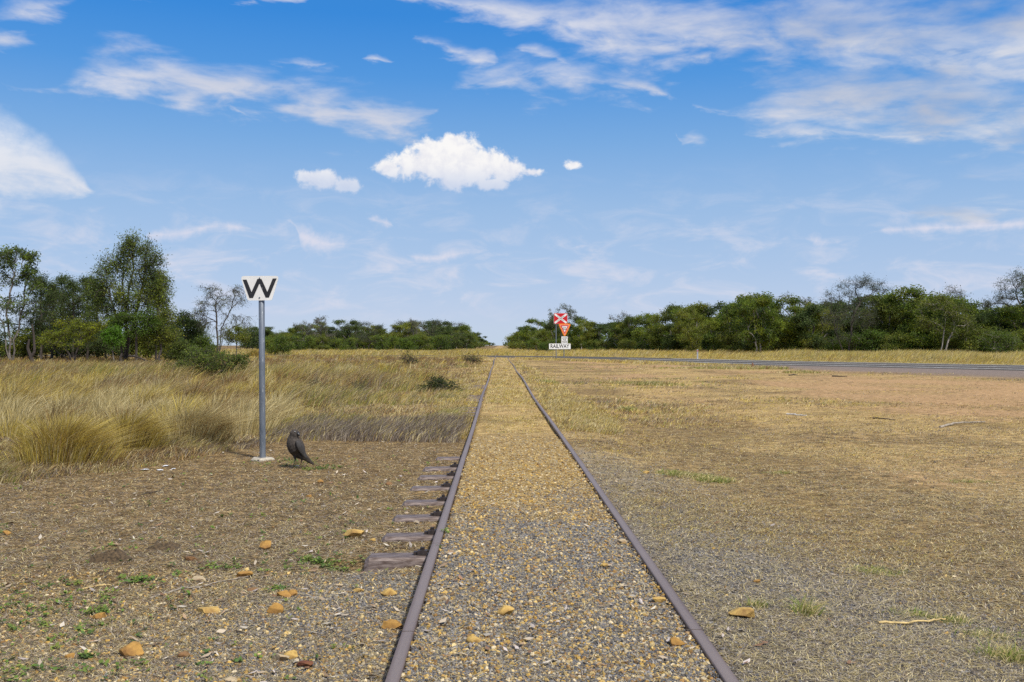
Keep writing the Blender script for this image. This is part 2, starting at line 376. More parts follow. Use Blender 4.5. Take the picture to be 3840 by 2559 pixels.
col = cmix(M('MULTIPLY', d_cum, M('MULTIPLY_ADD', smooth(EL, 146.0, 182.0), 0.42, 0.56)), col, c_cum)
# below the horizon: the dry land far off
below = smooth(EL, -2.0, -60.0)
col = cmix(below, col, up((0.22, 0.19, 0.12)))
bg = wt.nodes.new('ShaderNodeBackground'); bg.inputs[1].default_value = 0.1; wt.links.new(col, bg.inputs[0])
wo = wt.nodes.new('ShaderNodeOutputWorld'); wt.links.new(bg.outputs[0], wo.inputs[0])
world.cycles.sampling_method = 'MANUAL'; world.cycles.sample_map_resolution = 512
# ------------------------------------------------------------------ what covers the ground where (weights of grey gravel, ochre gravel, red dirt, straw; the rest is brown soil)
def cover(x, y):
    x = np.asarray(x, float); y = np.asarray(y, float)
    wx = x + 0.5 * (vnoise(x, y, 0.9, 21) - 0.5); wy = y + 1.2 * (vnoise(x, y, 1.1, 22) - 0.5)
    n1 = vnoise(x, y, 0.55, 23); n2 = vnoise(x, y, 2.6, 24, 4); n3 = vnoise(x, y, 7.0, 25, 3)
    inn = sstep(XL - 0.03, XL + 0.03, x) * (1 - sstep(XR - 0.03, XR + 0.03, x))
    right = sstep(XR - 0.03, XR + 0.03, x); left = 1 - sstep(XL - 0.03, XL + 0.03, x)
    och = inn * (1 - sstep(11.5, 13.5, wy)) * (0.22 + 0.78 * sstep(5.0, 8.5, wy + 2.6 * (n1 - 0.5)))
    gry = inn * (1 - sstep(4.6, 9.5, wy + 2.5 * (n1 - .5))) * 0.8
    gry = gry + left * sstep(-1.45, -0.75, wx + 0.10 * (5 - wy)) * (1 - sstep(5.2, 5.7, wy)) * 0.8
    och = och + left * (1 - sstep(4.0, 5.0, wy)) * 0.45
    gb = sstep(0.35, 0.65, n2 + 0.18 * (1 - sstep(4, 8, wy)))
    gry = gry + right * (1 - sstep(1.3, 2.3, wx - 0.16 * (8 - wy))) * (1 - 0.8 * sstep(9.0, 15.0, wy)) * (1 - sstep(15, 19, wy)) * (0.32 + 0.55 * gb)
    gry = gry + right * sstep(1.5, 3.5, wx) * (1 - sstep(6.5, 9.5, wy)) * sstep(0.5, 0.68, n2) * 0.5
    straw = right * (0.40 + 0.58 * sstep(0.38, 0.62, n2)) * (1 - 0.25 * (1 - sstep(4, 8, wy)))
    straw = np.maximum(straw, inn * sstep(11.5, 13.5, wy) * 0.9)
    straw = np.maximum(straw, left * sstep(13.5, 17, wy) * (0.16 + 0.5 * (1 - sstep(1.5, 4, -x))))
    red = right * (0.25 + 0.6 * sstep(0.5, 0.72, vnoise(x, y, 3.1, 26, 4))) * sstep(2.0, 5.0, wx) * 0.9
    red = np.maximum(red, right * 0.95 * sstep(4, 9, wx - 0.15 * (wy - 20)) * sstep(11, 22, wy) * (0.35 + 0.65 * sstep(0.38, 0.62, n3)))
    d, hw = road_d(x.ravel(), y.ravel()); d = d.reshape(x.shape); hw = hw.reshape(x.shape)
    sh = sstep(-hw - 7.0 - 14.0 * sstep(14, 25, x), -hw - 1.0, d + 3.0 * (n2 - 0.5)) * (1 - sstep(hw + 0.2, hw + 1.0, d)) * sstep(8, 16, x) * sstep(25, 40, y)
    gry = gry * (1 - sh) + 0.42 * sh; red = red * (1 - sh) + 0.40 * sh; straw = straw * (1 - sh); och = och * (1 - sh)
    s = gry + och + red + straw
    k = np.where(s > 1, 1 / np.maximum(s, 1e-6), 1)
    return gry * k, och * k, red * k, straw * k, sh

# ------------------------------------------------------------------ ground: one sheet, fine underfoot, out to the horizon
def axis(segs):
    out = []
    for a, b, st in segs: out.append(np.arange(a, b, st))
    return np.concatenate(out)
def grow_to(a, b, s0, k=1.18):
    v = [a]; s = s0
    while v[-1] < b: v.append(v[-1] + s); s *= k
    return np.array(v)
gx = np.concatenate([-grow_to(12, 6000, 0.5)[::-1], axis([(-11.9, -3.2, 0.12), (-3.2, 3.0, 0.045), (3.0, 12, 0.12)]), grow_to(12.2, 6000, 0.4, 1.12)])
gy = np.concatenate([axis([(-40, 0, 2.0), (0, 2.6, 0.2), (2.6, 9.0, 0.045), (9, 16, 0.10), (16, 32, 0.25)]), grow_to(32.2, 9000, 0.4, 1.04)])
XX, YY = np.meshgrid(gx, gy)
ZZ = gz(XX.ravel(), YY.ravel()).reshape(XX.shape)
g = Geo(); nx, ny = len(gx), len(gy)
i = (np.arange(ny - 1)[:, None] * nx + np.arange(nx - 1)[None]).ravel()
g.add(np.stack([XX.ravel(), YY.ravel(), ZZ.ravel()], 1), np.stack([i, i + 1, i + nx + 1, i + nx], 1))
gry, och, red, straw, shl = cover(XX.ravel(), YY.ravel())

m, nt, b, out = new_mat('earth')
A = N(nt, 'ShaderNodeAttribute', attribute_name='zone_a'); B = N(nt, 'ShaderNodeAttribute', attribute_name='zone_b')
sa = N(nt, 'ShaderNodeSeparateColor', ins={0: A.outputs['Color']}); sb = N(nt, 'ShaderNodeSeparateColor', ins={0: B.outputs['Color']})
tco = N(nt, 'ShaderNodeTexCoord').outputs['Object']
n_grain = noise(nt, 42, 5, 0.75, tco, stretch=(1.0, 0.8, 1.0)); n_mid = noise(nt, 6.0, 5, 0.6, tco); n_wide = noise(nt, 0.55, 5, 0.6, tco)
n_line = noise(nt, 7.0, 7, 0.72, tco, stretch=(0.8, 2.6, 1.0))
soil = mixc(nt, 1.0, ramp(nt, n_mid, [(0.3, (0.095, 0.060, 0.025)), (0.5, (0.160, 0.104, 0.043)), (0.7, (0.29, 0.20, 0.092))]), ramp(nt, n_grain, [(0.40, 0.28), (0.5, 0.95), (0.60, 2.0)]), 'MULTIPLY')
vor = N(nt, 'ShaderNodeTexVoronoi', ins={'Vector': tco, 'Scale': 62.0}); vor2 = N(nt, 'ShaderNodeTexVoronoi', ins={'Vector': tco, 'Scale': 48.0})
gs = N(nt, 'ShaderNodeSeparateColor', ins={0: vor.outputs['Color']}); os_ = N(nt, 'ShaderNodeSeparateColor', ins={0: vor2.outputs['Color']})
gravel = ramp(nt, gs.outputs[0], [(0.0, (0.08, 0.075, 0.072)), (0.45, (0.17, 0.163, 0.16)), (0.75, (0.28, 0.26, 0.23)), (1.0, (0.42, 0.34, 0.22))])
ochre = ramp(nt, os_.outputs[0], [(0.0, (0.16, 0.10, 0.045)), (0.3, (0.38, 0.235, 0.07)), (0.6, (0.54, 0.37, 0.125)), (0.85, (0.60, 0.48, 0.28)), (1.0, (0.16, 0.16, 0.165))])
edge = ramp(nt, vor2.outputs['Distance'], [(0.0, 1.12), (0.75, 0.55)])
ochre = mixc(nt, 1.0, ochre, edge, 'MULTIPLY')
dirt = mixc(nt, 1.0, ramp(nt, n_mid, [(0.3, (0.28, 0.165, 0.075)), (0.7, (0.48, 0.31, 0.155))]), ramp(nt, n_line, [(0.35, 0.6), (0.5, 1.0), (0.65, 1.35)]), 'MULTIPLY')
hay = mixc(nt, 1.0, ramp(nt, n_line, [(0.36, (0.10, 0.068, 0.03)), (0.47, (0.31, 0.215, 0.092)), (0.56, (0.47, 0.345, 0.155)), (0.66, (0.64, 0.50, 0.25))]), ramp(nt, n_wide, [(0.36, (0.66, 0.63, 0.58)), (0.5, (0.98, 0.94, 0.87)), (0.64, (1.12, 1.06, 0.96))]), 'MULTIPLY')
# ragged meeting lines
jag = N(nt, 'ShaderNodeMath', operation='MULTIPLY_ADD', ins={0: n_mid, 1: 0.9, 2: -0.45}).outputs[0]
def w(sock):
    a = N(nt, 'ShaderNodeMath', operation='ADD', ins={0: sock, 1: jag}); mr = N(nt, 'ShaderNodeMapRange', ins={0: a.outputs[0], 1: 0.22, 2: 0.72}); mr.interpolation_type = 'SMOOTHSTEP'; return mr.outputs[0]
c = mixc(nt, w(sb.outputs[1]), soil, hay)
c = mixc(nt, w(sb.outputs[0]), c, dirt)
c = mixc(nt, w(sa.outputs[1]), c, ochre)
c = mixc(nt, w(sa.outputs[0]), c, gravel)
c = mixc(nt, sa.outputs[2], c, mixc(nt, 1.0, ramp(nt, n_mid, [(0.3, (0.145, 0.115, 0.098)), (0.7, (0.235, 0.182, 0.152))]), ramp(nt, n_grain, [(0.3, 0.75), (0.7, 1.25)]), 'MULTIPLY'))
nt.links.new(c, b.inputs['Base Color']); b.inputs['Roughness'].default_value = 0.95; b.inputs['Specular IOR Level'].default_value = 0.15
hgt = N(nt, 'ShaderNodeMath', operation='ADD', ins={0: n_grain, 1: N(nt, 'ShaderNodeMath', operation='MULTIPLY', ins={0: n_line, 1: 1.2}).outputs[0]})
nt.links.new(N(nt, 'ShaderNodeBump', ins={'Strength': 0.8, 'Distance': 0.014, 'Height': hgt.outputs[0]}).outputs[0], b.inputs['Normal'])
M_EARTH = m
me = g.mesh('ground', m, True)
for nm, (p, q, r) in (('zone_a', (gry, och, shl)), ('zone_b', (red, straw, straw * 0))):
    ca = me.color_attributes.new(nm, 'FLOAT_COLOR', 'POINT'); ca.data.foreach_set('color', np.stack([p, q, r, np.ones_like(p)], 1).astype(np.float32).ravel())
go = bpy.data.objects.new('ground', me); C.objects.link(go)
tag(go, 'dry open ground of brown soil, straw and red dirt reaching to the horizon', kind='structure')

# ------------------------------------------------------------------ road, its painted lines
def ribbon(off0, off1, z, zside=None, k0=0, k1=None):
    k1 = len(ROAD) if k1 is None else k1; P = ROAD[k0:k1]; n = RNOR[k0:k1]
    o0 = np.broadcast_to(np.asarray(off0, float), (len(ROAD),))[k0:k1]; o1 = np.broadcast_to(np.asarray(off1, float), (len(ROAD),))[k0:k1]
    a = np.c_[P + n * o0[:, None], np.full(len(P), z)]; b_ = np.c_[P + n * o1[:, None], np.full(len(P), z)]
    cols = [a, b_]
    if zside is not None:
        cols = [np.c_[P + n * (o0[:, None] - 0.25), np.full(len(P), zside)], a, b_, np.c_[P + n * (o1[:, None] + 0.25), np.full(len(P), zside)]]
    k = len(cols); v = np.stack(cols, 1).reshape(-1, 3); q = np.arange(len(P) - 1)[:, None] * k + np.arange(k - 1)[None]; q = q.ravel()
    return v, np.stack([q, q + 1, q + k + 1, q + k], 1)
m, nt, b, out = new_mat('asphalt')
tco = N(nt, 'ShaderNodeTexCoord').outputs['Object']
ac = mixc(nt, 1.0, ramp(nt, noise(nt, 0.35, 4, 0.6, tco), [(0.3, (0.068, 0.062, 0.056)), (0.7, (0.105, 0.095, 0.085))]), ramp(nt, noise(nt, 60, 3, 0.6, tco), [(0.3, 0.75), (0.7, 1.25)]), 'MULTIPLY')
nt.links.new(ac, b.inputs['Base Color']); b.inputs['Roughness'].default_value = 0.97; b.inputs['Specular IOR Level'].default_value = 0.08
g = Geo(); g.add(*ribbon(-RHALF, RHALF, 0.100, 0.04)); road = g.obj('road', m)
tag(road, 'two lane grey asphalt road curving across the railway line', kind='structure')
mp_ = mat_plain('road_paint', (0.78, 0.76, 0.72), 0.7, var=0.2, nscale=3)
E = RHALF * 0.88
for o0, o1, nm in ((-E - 0.17, -E + 0.17, 'edge_line'), (E - 0.17, E + 0.17, 'edge_line'), (-0.16, 0.16, 'centre_line')):
    g = Geo(); g.add(*ribbon(o0, o1, 0.1045, k0=20, k1=150)); g.obj(nm, mp_, road)
# ------------------------------------------------------------------ rails
m, nt, b, out = new_mat('rusty_rail')
tco = N(nt, 'ShaderNodeTexCoord').outputs['Object']
rc = mixc(nt, 0.4, ramp(nt, noise(nt, 2.2, 5, 0.6, tco, stretch=(6, 0.5, 6)), [(0.3, (0.12, 0.080, 0.066)), (0.7, (0.215, 0.160, 0.138))]), ramp(nt, noise(nt, 70, 4, 0.65, tco), [(0.3, (0.105, 0.070, 0.056)), (0.7, (0.205, 0.155, 0.135))]))
sx_ = N(nt, 'ShaderNodeSeparateXYZ', ins={0: tco}); mth = lambda op, a, c=0.0: N(nt, 'ShaderNodeMath', operation=op, ins={0: a, 1: c}).outputs[0]
lane = mth('ABSOLUTE', mth('SUBTRACT', mth('ABSOLUTE', mth('SUBTRACT', sx_.outputs[0], 0.209)), 0.562))      # the strip that wheels have worn
worn = N(nt, 'ShaderNodeMapRange', ins={0: mth('ADD', lane, mth('MULTIPLY', noise(nt, 3.0, 5, 0.65, tco, stretch=(20, 0.6, 1)), 0.012)), 1: 0.027, 2: 0.016, 3: 0.0, 4: 0.4}).outputs[0]
rc = mixc(nt, worn, rc, (0.285, 0.235, 0.21))
nt.links.new(rc, b.inputs['Base Color']); b.inputs['Roughness'].default_value = 0.5; b.inputs['Metallic'].default_value = 0.3
nt.links.new(N(nt, 'ShaderNodeBump', ins={'Strength': 0.25, 'Distance': 0.004, 'Height': noise(nt, 110, 3, 0.6, tco)}).outputs[0], b.inputs['Normal'])
M_RAIL = m
M_SLEEP = mat_plain('rusty_sleeper', (0.185, 0.145, 0.128), 0.55, 0.25, 0.25, 14, 0.25, (1, 5, 5), (0.065, 0.038, 0.028))
M_IRON = mat_plain('dark_iron', (0.05, 0.038, 0.036), 0.6, 0.3, 0.2, 40, 0.2)
PROF = [(-0.0215, 0.0003), (-0.0240, -0.003), (-0.0240, -0.024), (-0.010, -0.034), (-0.008, -0.088), (-0.050, -0.100), (-0.050, -0.110), (0.050, -0.110), (0.050, -0.100), (0.008, -0.088), (0.010, -0.034), (0.0240, -0.024), (0.0240, -0.003), (0.0215, 0.0003), (0.012, 0.0010), (-0.012, 0.0010)]
PROF = np.array(PROF)
def rail_piece(x0, y0, y1, side, name, parent):
    st = 0.25 if y1 < 30 else 0.5
    ys = np.linspace(y0, y1, max(3, int((y1 - y0) / st))); wx, wz = rail_wob(ys, side)
    P = PROF[:, :1].T + (x0 + wx)[:, None]
    Z = PROF[:, 1][None] + (RT + wz)[:, None]
    v = np.stack([P, np.broadcast_to(ys[:, None], P.shape), Z], -1); k = len(PROF); n = len(ys)
    i = np.arange(n - 1)[:, None] * k; j = np.arange(k)[None]; j2 = (j + 1) % k
    gq = Geo(); gq.add(v.reshape(-1, 3), [np.stack([i + j, i + j2, i + k + j2, i + k + j], -1).reshape(-1, 4), np.array([list(range(k))[::-1], list(range((n - 1) * k, n * k))])])
    return gq.obj(name, M_RAIL, parent)
def joint(x0, y, side, parent):
    wx, wz = rail_wob(np.array([y]), side)
    for s in (-1, 1):
        gq = Geo(); box(gq, x0 + wx[0] + s * 0.021, y, RT - 0.062 + wz[0], 0.016, 0.46, 0.052)
        for q in (-0.17, -0.06, 0.06, 0.17): tube(gq, [(x0 + s * 0.02, y + q, RT - 0.06), (x0 + s * 0.048, y + q, RT - 0.06)], 0.012, 6)
        gq.obj('fishplate', M_IRON, parent)
for side, x0, cuts, lab in ((-1, XL, [1.0, 3.89, 5.62, 11.55, 24, 48, 112, 170], 'rusty rail with bare sleeper ends beside it, nearer the W board'),
                            (1, XR, [1.0, 3.90, 8.8, 12.9, 27, 52, 112, 170], 'rusty rail on the side of the asphalt road and the red crossing board')):
    rl = empty('rail', (0, 0, 0)); tag(rl, lab, 'rail', 'the two rails of the track')
    for a, b_ in zip(cuts[:-1], cuts[1:]): rail_piece(x0, a + 0.0045, b_ - 0.0045, side, 'rail_length', rl)
    for y in cuts[1:5]: joint(x0, y, side, rl)

# ------------------------------------------------------------------ steel sleepers, their far ends buried under the ballast
def sleeper_mesh():
    gq = Geo(); xs = [-0.965, -0.955, -0.93, -0.5, 0.5, 0.93, 0.955, 0.965]; dz = [-0.085, -0.03, -0.006, 0, 0, -0.006, -0.03, -0.085]
    pr = [(-0.098, -0.095), (-0.082, -0.018), (-0.072, -0.004), (-0.055, 0), (0.055, 0), (0.072, -0.004), (0.082, -0.018), (0.098, -0.095)]
    v = [(x, p * (1.0 if abs(x) < 0.94 else 0.93), min(z, 0) + (d if z > -0.09 else 0)) for x, d in zip(xs, dz) for p, z in pr]
    k = len(pr); i = (np.arange(len(xs) - 1)[:, None] * k + np.arange(k - 1)[None]).ravel()
    gq.add(v, [np.stack([i, i + k, i + k + 1, i + 1], 1), np.array([list(range(k)), list(range((len(xs) - 1) * k, len(xs) * k))[::-1]])])
    return gq.mesh('sleeper', M_SLEEP)
def clip_mesh():
    gq = Geo(); box(gq, 0, 0, 0.012, 0.055, 0.05, 0.024); box(gq, -0.035, 0, 0.008, 0.03, 0.034, 0.016); tube(gq, [(0, 0, 0.0), (0, 0, 0.04)], 0.013, 6)
    return gq.mesh('rail_clip', M_IRON)
sm, cm = sleeper_mesh(), clip_mesh()
def sleeper(y, z, dx, rot, label, group, tilt=0.0, clips=True):
    o = bpy.data.objects.new('sleeper', sm); C.objects.link(o); o.location = (XM + dx, y, z); o.rotation_euler = (0, tilt, rot)
    tag(o, label, 'sleeper', group)
    if clips:
        for x in (XL - 0.075, XR + 0.075):
            c_ = bpy.data.objects.new('rail_clip', cm); C.objects.link(c_); c_.parent = o; c_.location = (x - XM, 0.0, 0.0)
            if x > 0: c_.rotation_euler = (0, 0, math.pi)
    return o
rg = np.random.default_rng(5)
NEAR = [(5.61, .030, 0.0, 0.01, 'rusty steel sleeper with a scoured hole under its end, first in front of the crow', 0.012),
        (6.28, .026, .01, 0.0, 'rusty steel sleeper second from the scoured hole, just past the rail joint', 0.0),
        (6.99, .022, 0.0, .01, 'rusty steel sleeper third from the scoured hole, with grey litter over its middle', 0.0),
        (7.68, .018, 0.0, -.01, 'dull brown sleeper fourth from the scoured hole, pale bark lying on it', 0.0),
        (8.43, .020, -.01, 0.0, 'clean grey steel sleeper fifth from the scoured hole', 0.0),
        (9.13, .022, 0.0, 0.0, 'rusty steel sleeper sixth from the scoured hole, with dark clip at the rail', 0.0),
        (9.78, .022, 0.0, .01, 'rusty steel sleeper seventh from the scoured hole, last one lying clear', 0.0),
        (10.72, .006, .06, 0.02, 'half buried sleeper at the edge of the dark dead grass', 0.01)]
for y, z, dx, rot, lab, ti in NEAR: sleeper(y, z + 0.019, dx, rot, lab, 'steel sleepers of the track', ti)
for y in (16.9, 17.6, 18.3, 19.0, 21.6, 22.3, 23.0, 23.7, 28.0, 28.7, 29.4):
    lab = 'grey sleeper showing across the track bed where the yellow gravel ends' if y < 20 else ('grey sleeper end in dry grass beside the small dark shrub' if y < 25 else 'faint far sleeper end in dry grass beyond the small dark shrub')
    sleeper(y, 0.052, float(rg.normal(0, .02)), float(rg.normal(0, .008)), lab, 'grey sleepers showing through the grass', clips=False)
# ------------------------------------------------------------------ signs
def text_mesh(txt, size, name, mat, parent, loc, rot=(R(90), 0, 0), sx=1.0, bold=0.0, th=0.0015):
    cu = bpy.data.curves.new(name, 'FONT'); cu.body = txt; cu.size = size; cu.align_x = 'CENTER'; cu.align_y = 'CENTER'; cu.extrude = th; cu.offset = bold; cu.resolution_u = 3
    t = bpy.data.objects.new(name, cu); C.objects.link(t)
    dg = bpy.context.evaluated_depsgraph_get(); me = bpy.data.meshes.new_from_object(t.evaluated_get(dg)); me.name = name
    bpy.data.objects.remove(t); bpy.data.curves.remove(cu)
    me.materials.clear(); me.materials.append(mat)
    o = bpy.data.objects.new(name, me); C.objects.link(o); o.parent = parent; o.location = loc; o.rotation_euler = rot; o.scale = (sx, 1, 1)
    return o
m, nt, b, out = new_mat('sign_white')
tco = N(nt, 'ShaderNodeTexCoord').outputs['Object']
nt.links.new(mixc(nt, ramp(nt, noise(nt, 38, 5, 0.7, tco), [(0.66, 0.0), (0.70, 1.0)]), ramp(nt, noise(nt, 5, 4, 0.6, tco), [(0.3, (0.66, 0.65, 0.62)), (0.7, (0.76, 0.755, 0.73))]), (0.50, 0.42, 0.33)), b.inputs['Base Color']); b.inputs['Roughness'].default_value = 0.45
M_WHITE = m
M_BWHITE = mat_plain('board_white', (0.80, 0.79, 0.76), 0.5, var=0.05, nscale=3)
m, nt, b, out = new_mat('sign_black')
tco = N(nt, 'ShaderNodeTexCoord').outputs['Object']
nt.links.new(mixc(nt, ramp(nt, noise(nt, 60, 5, 0.75, tco), [(0.655, 0.0), (0.69, 1.0)]), (0.012, 0.012, 0.014), (0.45, 0.43, 0.42)), b.inputs['Base Color']); b.inputs['Roughness'].default_value = 0.5
M_BLACK = m
M_BLACK2 = mat_plain('board_black', (0.015, 0.015, 0.017), 0.5, var=0.1)
M_RED = mat_plain('board_red', (0.55, 0.006, 0.012), 0.45, var=0.06, nscale=4)
M_ORANGE = mat_plain('board_orange', (0.85, 0.20, 0.008), 0.45, var=0.05, nscale=4)
m, nt, b, out = new_mat('weathered_galvanised_steel')
tco = N(nt, 'ShaderNodeTexCoord').outputs['Object']
gc = ramp(nt, noise(nt, 6, 5, 0.65, tco, stretch=(3, 3, 0.7)), [(0.3, (0.10, 0.12, 0.15)), (0.7, (0.21, 0.235, 0.27))])
gc = mixc(nt, ramp(nt, noise(nt, 26, 5, 0.7, tco, stretch=(2.5, 2.5, 0.35)), [(0.60, 0.0), (0.67, 0.8)]), gc, (0.55, 0.57, 0.58))
nt.links.new(gc, b.inputs['Base Color']); b.inputs['Roughness'].default_value = 0.5; b.inputs['Metallic'].default_value = 0.35
M_GALV = m
M_CONC = mat_plain('pale_concrete', (0.42, 0.37, 0.29), 0.9, var=0.25, nscale=25, bump=0.4)

# the whistle board ---------------------------------------------------
bx, by = ground_at(605.5, 1058); PXM = F / by
wz0 = float(gz(np.array([bx]), np.array([by]))[0])
ws = empty('whistle_board', (bx, by, wz0)); tag(ws, 'white W board on a tall weathered steel pole beside the crow', 'sign')
def sp(px, py): return ((px - 605.5) / PXM, (1058 - py) / PXM + 0.0)
g = Geo(); hx, hz = sp(602.3, 637)
tube(g, [(0, 0.0, -0.25), (0, 0.0, 0.0), (hx * 0.5, 0, hz * 0.5), (hx, 0, hz - 0.004), (hx, 0, hz)], [0.0325, 0.0325, 0.0318, 0.031, 0.026], 20)
g.obj('post', M_GALV, ws, True)
g = Geo(); a = np.arange(18) / 18 * 2 * math.pi; rr = 0.115 * (1 + 0.14 * np.sin(a * 3 + 1) + 0.07 * np.cos(a * 5))
for zt, k in ((0.014, 1.0), (0.026, 0.86)): pass
ring = lambda s, z: np.stack([np.cos(a) * rr * s - 0.012, np.sin(a) * rr * s * 1.0 + 0.0, np.full(18, z)], 1)
j = np.arange(18); j2 = (j + 1) % 18
g.add(np.vstack([ring(1.1, -0.05), ring(1.02, 0.010), ring(0.86, 0.024)]), [np.stack([j, j2, j2 + 18, j + 18], 1), np.stack([j + 18, j2 + 18, j2 + 36, j + 36], 1), np.array([j + 36])])
g.obj('footing', M_CONC, ws)
k2 = lambda cx, cy: (((cx / 3.199 + 521) - 605.5) / PXM, (1058 - (612.8 + cy / 3.199)) / PXM)       # from an enlarged view of the plate
pl = rounded([k2(114, 80), k2(396, 78), k2(343, 257), k2(167, 259)], 0.030, 6)[::-1]
g = Geo(); plate(g, pl, -0.042, 0.004); pb = g.obj('plate', M_WHITE, ws)
pbd = Geo(); box(pbd, hx, -0.0345, (k2(0, 168)[1]), 0.05, 0.009, 0.16); pbd.obj('bracket', M_GALV, ws)
Wp = [(131, 107), (159, 106), (195, 197), (238, 101), (267, 101), (310, 195), (349, 98), (378, 97), (322, 237), (298, 237), (253, 134), (206, 240), (180, 240)]
g = Geo(); wp = [k2(*p) for p in Wp]; n = len(wp)
fr = np.array([(x, -0.0445, z) for x, z in wp]); bk = fr + (0, 0.002, 0)
tri = [(0, 1, 2), (0, 2, 12), (12, 2, 11), (2, 3, 11), (3, 10, 11), (3, 4, 10), (4, 5, 10), (10, 5, 9), (5, 8, 9), (5, 6, 8), (6, 7, 8)]
i = np.arange(n); i2 = (i + 1) % n
g.add(np.vstack([fr, bk]), [np.array(tri), np.stack([i, i + n, i2 + n, i2], 1)]); g.obj('letter', M_BLACK, pb)
for cy in (96, 238):
    g = Geo(); x, z = k2(253, cy); tube(g, [(x, -0.0425, z), (x, -0.049, z)], [0.0085, 0.007], 10); g.obj('bolt', M_GALV, ws)

# the boards at the level crossing -------------------------------------
SY = 84.0; S = F / SY
gz84 = float(gz(np.array([4.8]), np.array([SY]))[0])
cs = empty('crossing_sign', (0, SY, 0)); tag(cs, 'red and white crossing boards with a GIVE WAY triangle and RAILWAY plate on two poles', 'sign')
q = lambda cx, cy: (((1950 + cx / 4.48) / 1.632 - VX) / S, CAMZ + (VY - (1050 + cy / 4.48) / 1.632) / S)
for cx, top in ((608, 575), (741, 800)):
    g = Geo(); x, zt = q(cx, top); tube(g, [(x, 0.06, -0.1), (x, 0.06, zt)], 0.038, 10); g.obj('post', M_GALV, cs)
def board(c0, c1, y, th, mat, name, parent, r=0.0):
    a, b_ = q(*c0), q(*c1); pts = [(a[0], b_[1]), (b_[0], b_[1]), (b_[0], a[1]), (a[0], a[1])]
    if r: pts = rounded(pts, r, 5)
    g = Geo(); plate(g, pts, y, th); return g.obj(name, mat, parent)
rb = board((569, 559), (799, 741), 0.0, 0.012, M_BWHITE, 'crossing_board', cs, 0.08)
board((572, 562), (796, 738), -0.006, 0.006, M_RED, 'red_face', rb, 0.07)
cxm, czm = q(684, 650)
for k, (txt, sgn) in enumerate((('RAILWAY', 1), ('CROSSING', -1))):
    ang = sgn * math.atan2(150, 200); ln = 1.44; wd = 0.155
    ca, sa_ = math.cos(ang), math.sin(ang); rm = [[ca, 0, sa_], [0, 1, 0], [-sa_, 0, ca]]
    g = Geo(); box(g, cxm, -0.012 - k * 0.004, czm, ln * 0.86, 0.006, wd, rot=rm); arm = g.obj('cross_arm', M_BWHITE, rb)
    t = text_mesh(txt, 0.125, 'lettering', M_BLACK2, arm, (cxm, -0.0185 - k * 0.004, czm), (R(90), ang, 0), 1.35, 0.0)
    if k == 0: t.location = (cxm, -0.0185, czm)
gy = [q(640, 735), q(862, 735), q(751, 972)]
g = Geo(); plate(g, rounded(gy[::-1], 0.14, 6), -0.03, 0.008, None); gw = g.obj('give_way_board', M_ORANGE, cs)
def tri_(sc, y, mat, name, r):
    cxx = (gy[0][0] + gy[1][0] + gy[2][0]) / 3; czz = (gy[0][1] + gy[1][1] + gy[2][1]) / 3
    pts = [(cxx + (p[0] - cxx) * sc, czz + (p[1] - czz) * sc) for p in gy]
    g = Geo(); plate(g, rounded(pts[::-1], r, 5), y, 0.004); return g.obj(name, mat, gw)
tri_(0.70, -0.034, M_BWHITE, 'border', 0.03); tri_(0.655, -0.038, M_RED, 'red_triangle', 0.03); tri_(0.43, -0.042, M_BWHITE, 'white_triangle', 0.01)
x, z = q(750, 808); text_mesh('GIVE', 0.150, 'lettering', M_BLACK2, gw, (x, -0.0445, z), sx=0.95, bold=0.003)
x, z = q(750, 836); text_mesh('WAY', 0.125, 'lettering', M_BLACK2, gw, (x, -0.0445, z), sx=0.95, bold=0.003)
lb = board((697, 952), (801, 1068), -0.03, 0.008, M_BWHITE, 'look_board', cs, 0.03)
for tx, cy in (('LOOK', 978), ('FOR', 1011), ('TRAINS', 1045)):
    x, z = q(748, cy); text_mesh(tx, 0.165, 'lettering', M_BLACK2, lb, (x, -0.034, z), sx=0.92 if tx != 'TRAINS' else 0.74, bold=0.003)
rw = board((489, 1071), (851, 1165), -0.045, 0.010, M_BWHITE, 'railway_board', cs, 0.02)
x, z = q(668, 1118); text_mesh('RAILWAY', 0.46, 'lettering', M_BLACK2, rw, (x, -0.048, z), sx=0.80, bold=0.008)
# ------------------------------------------------------------------ trees: limbs grown to reach the leaf clumps of the crown
M_LEAF = mat_col('leaves', 0.6, 0.42, 0.25, rnd=0.18)
M_LEAF1 = mat_col('leaves_single', 0.6, 0.42, 0.25)
M_BARK_D = mat_plain('dark_bark', (0.075, 0.062, 0.052), 0.9, var=0.3, nscale=9, stretch=(1, 1, 0.3))
M_BARK_P = mat_plain('pale_bark', (0.30, 0.265, 0.22), 0.85, var=0.3, nscale=5, stretch=(1, 1, 0.5))
M_BARK_M = mat_plain('grey_bark', (0.16, 0.14, 0.12), 0.9, var=0.3, nscale=7, stretch=(1, 1, 0.4))

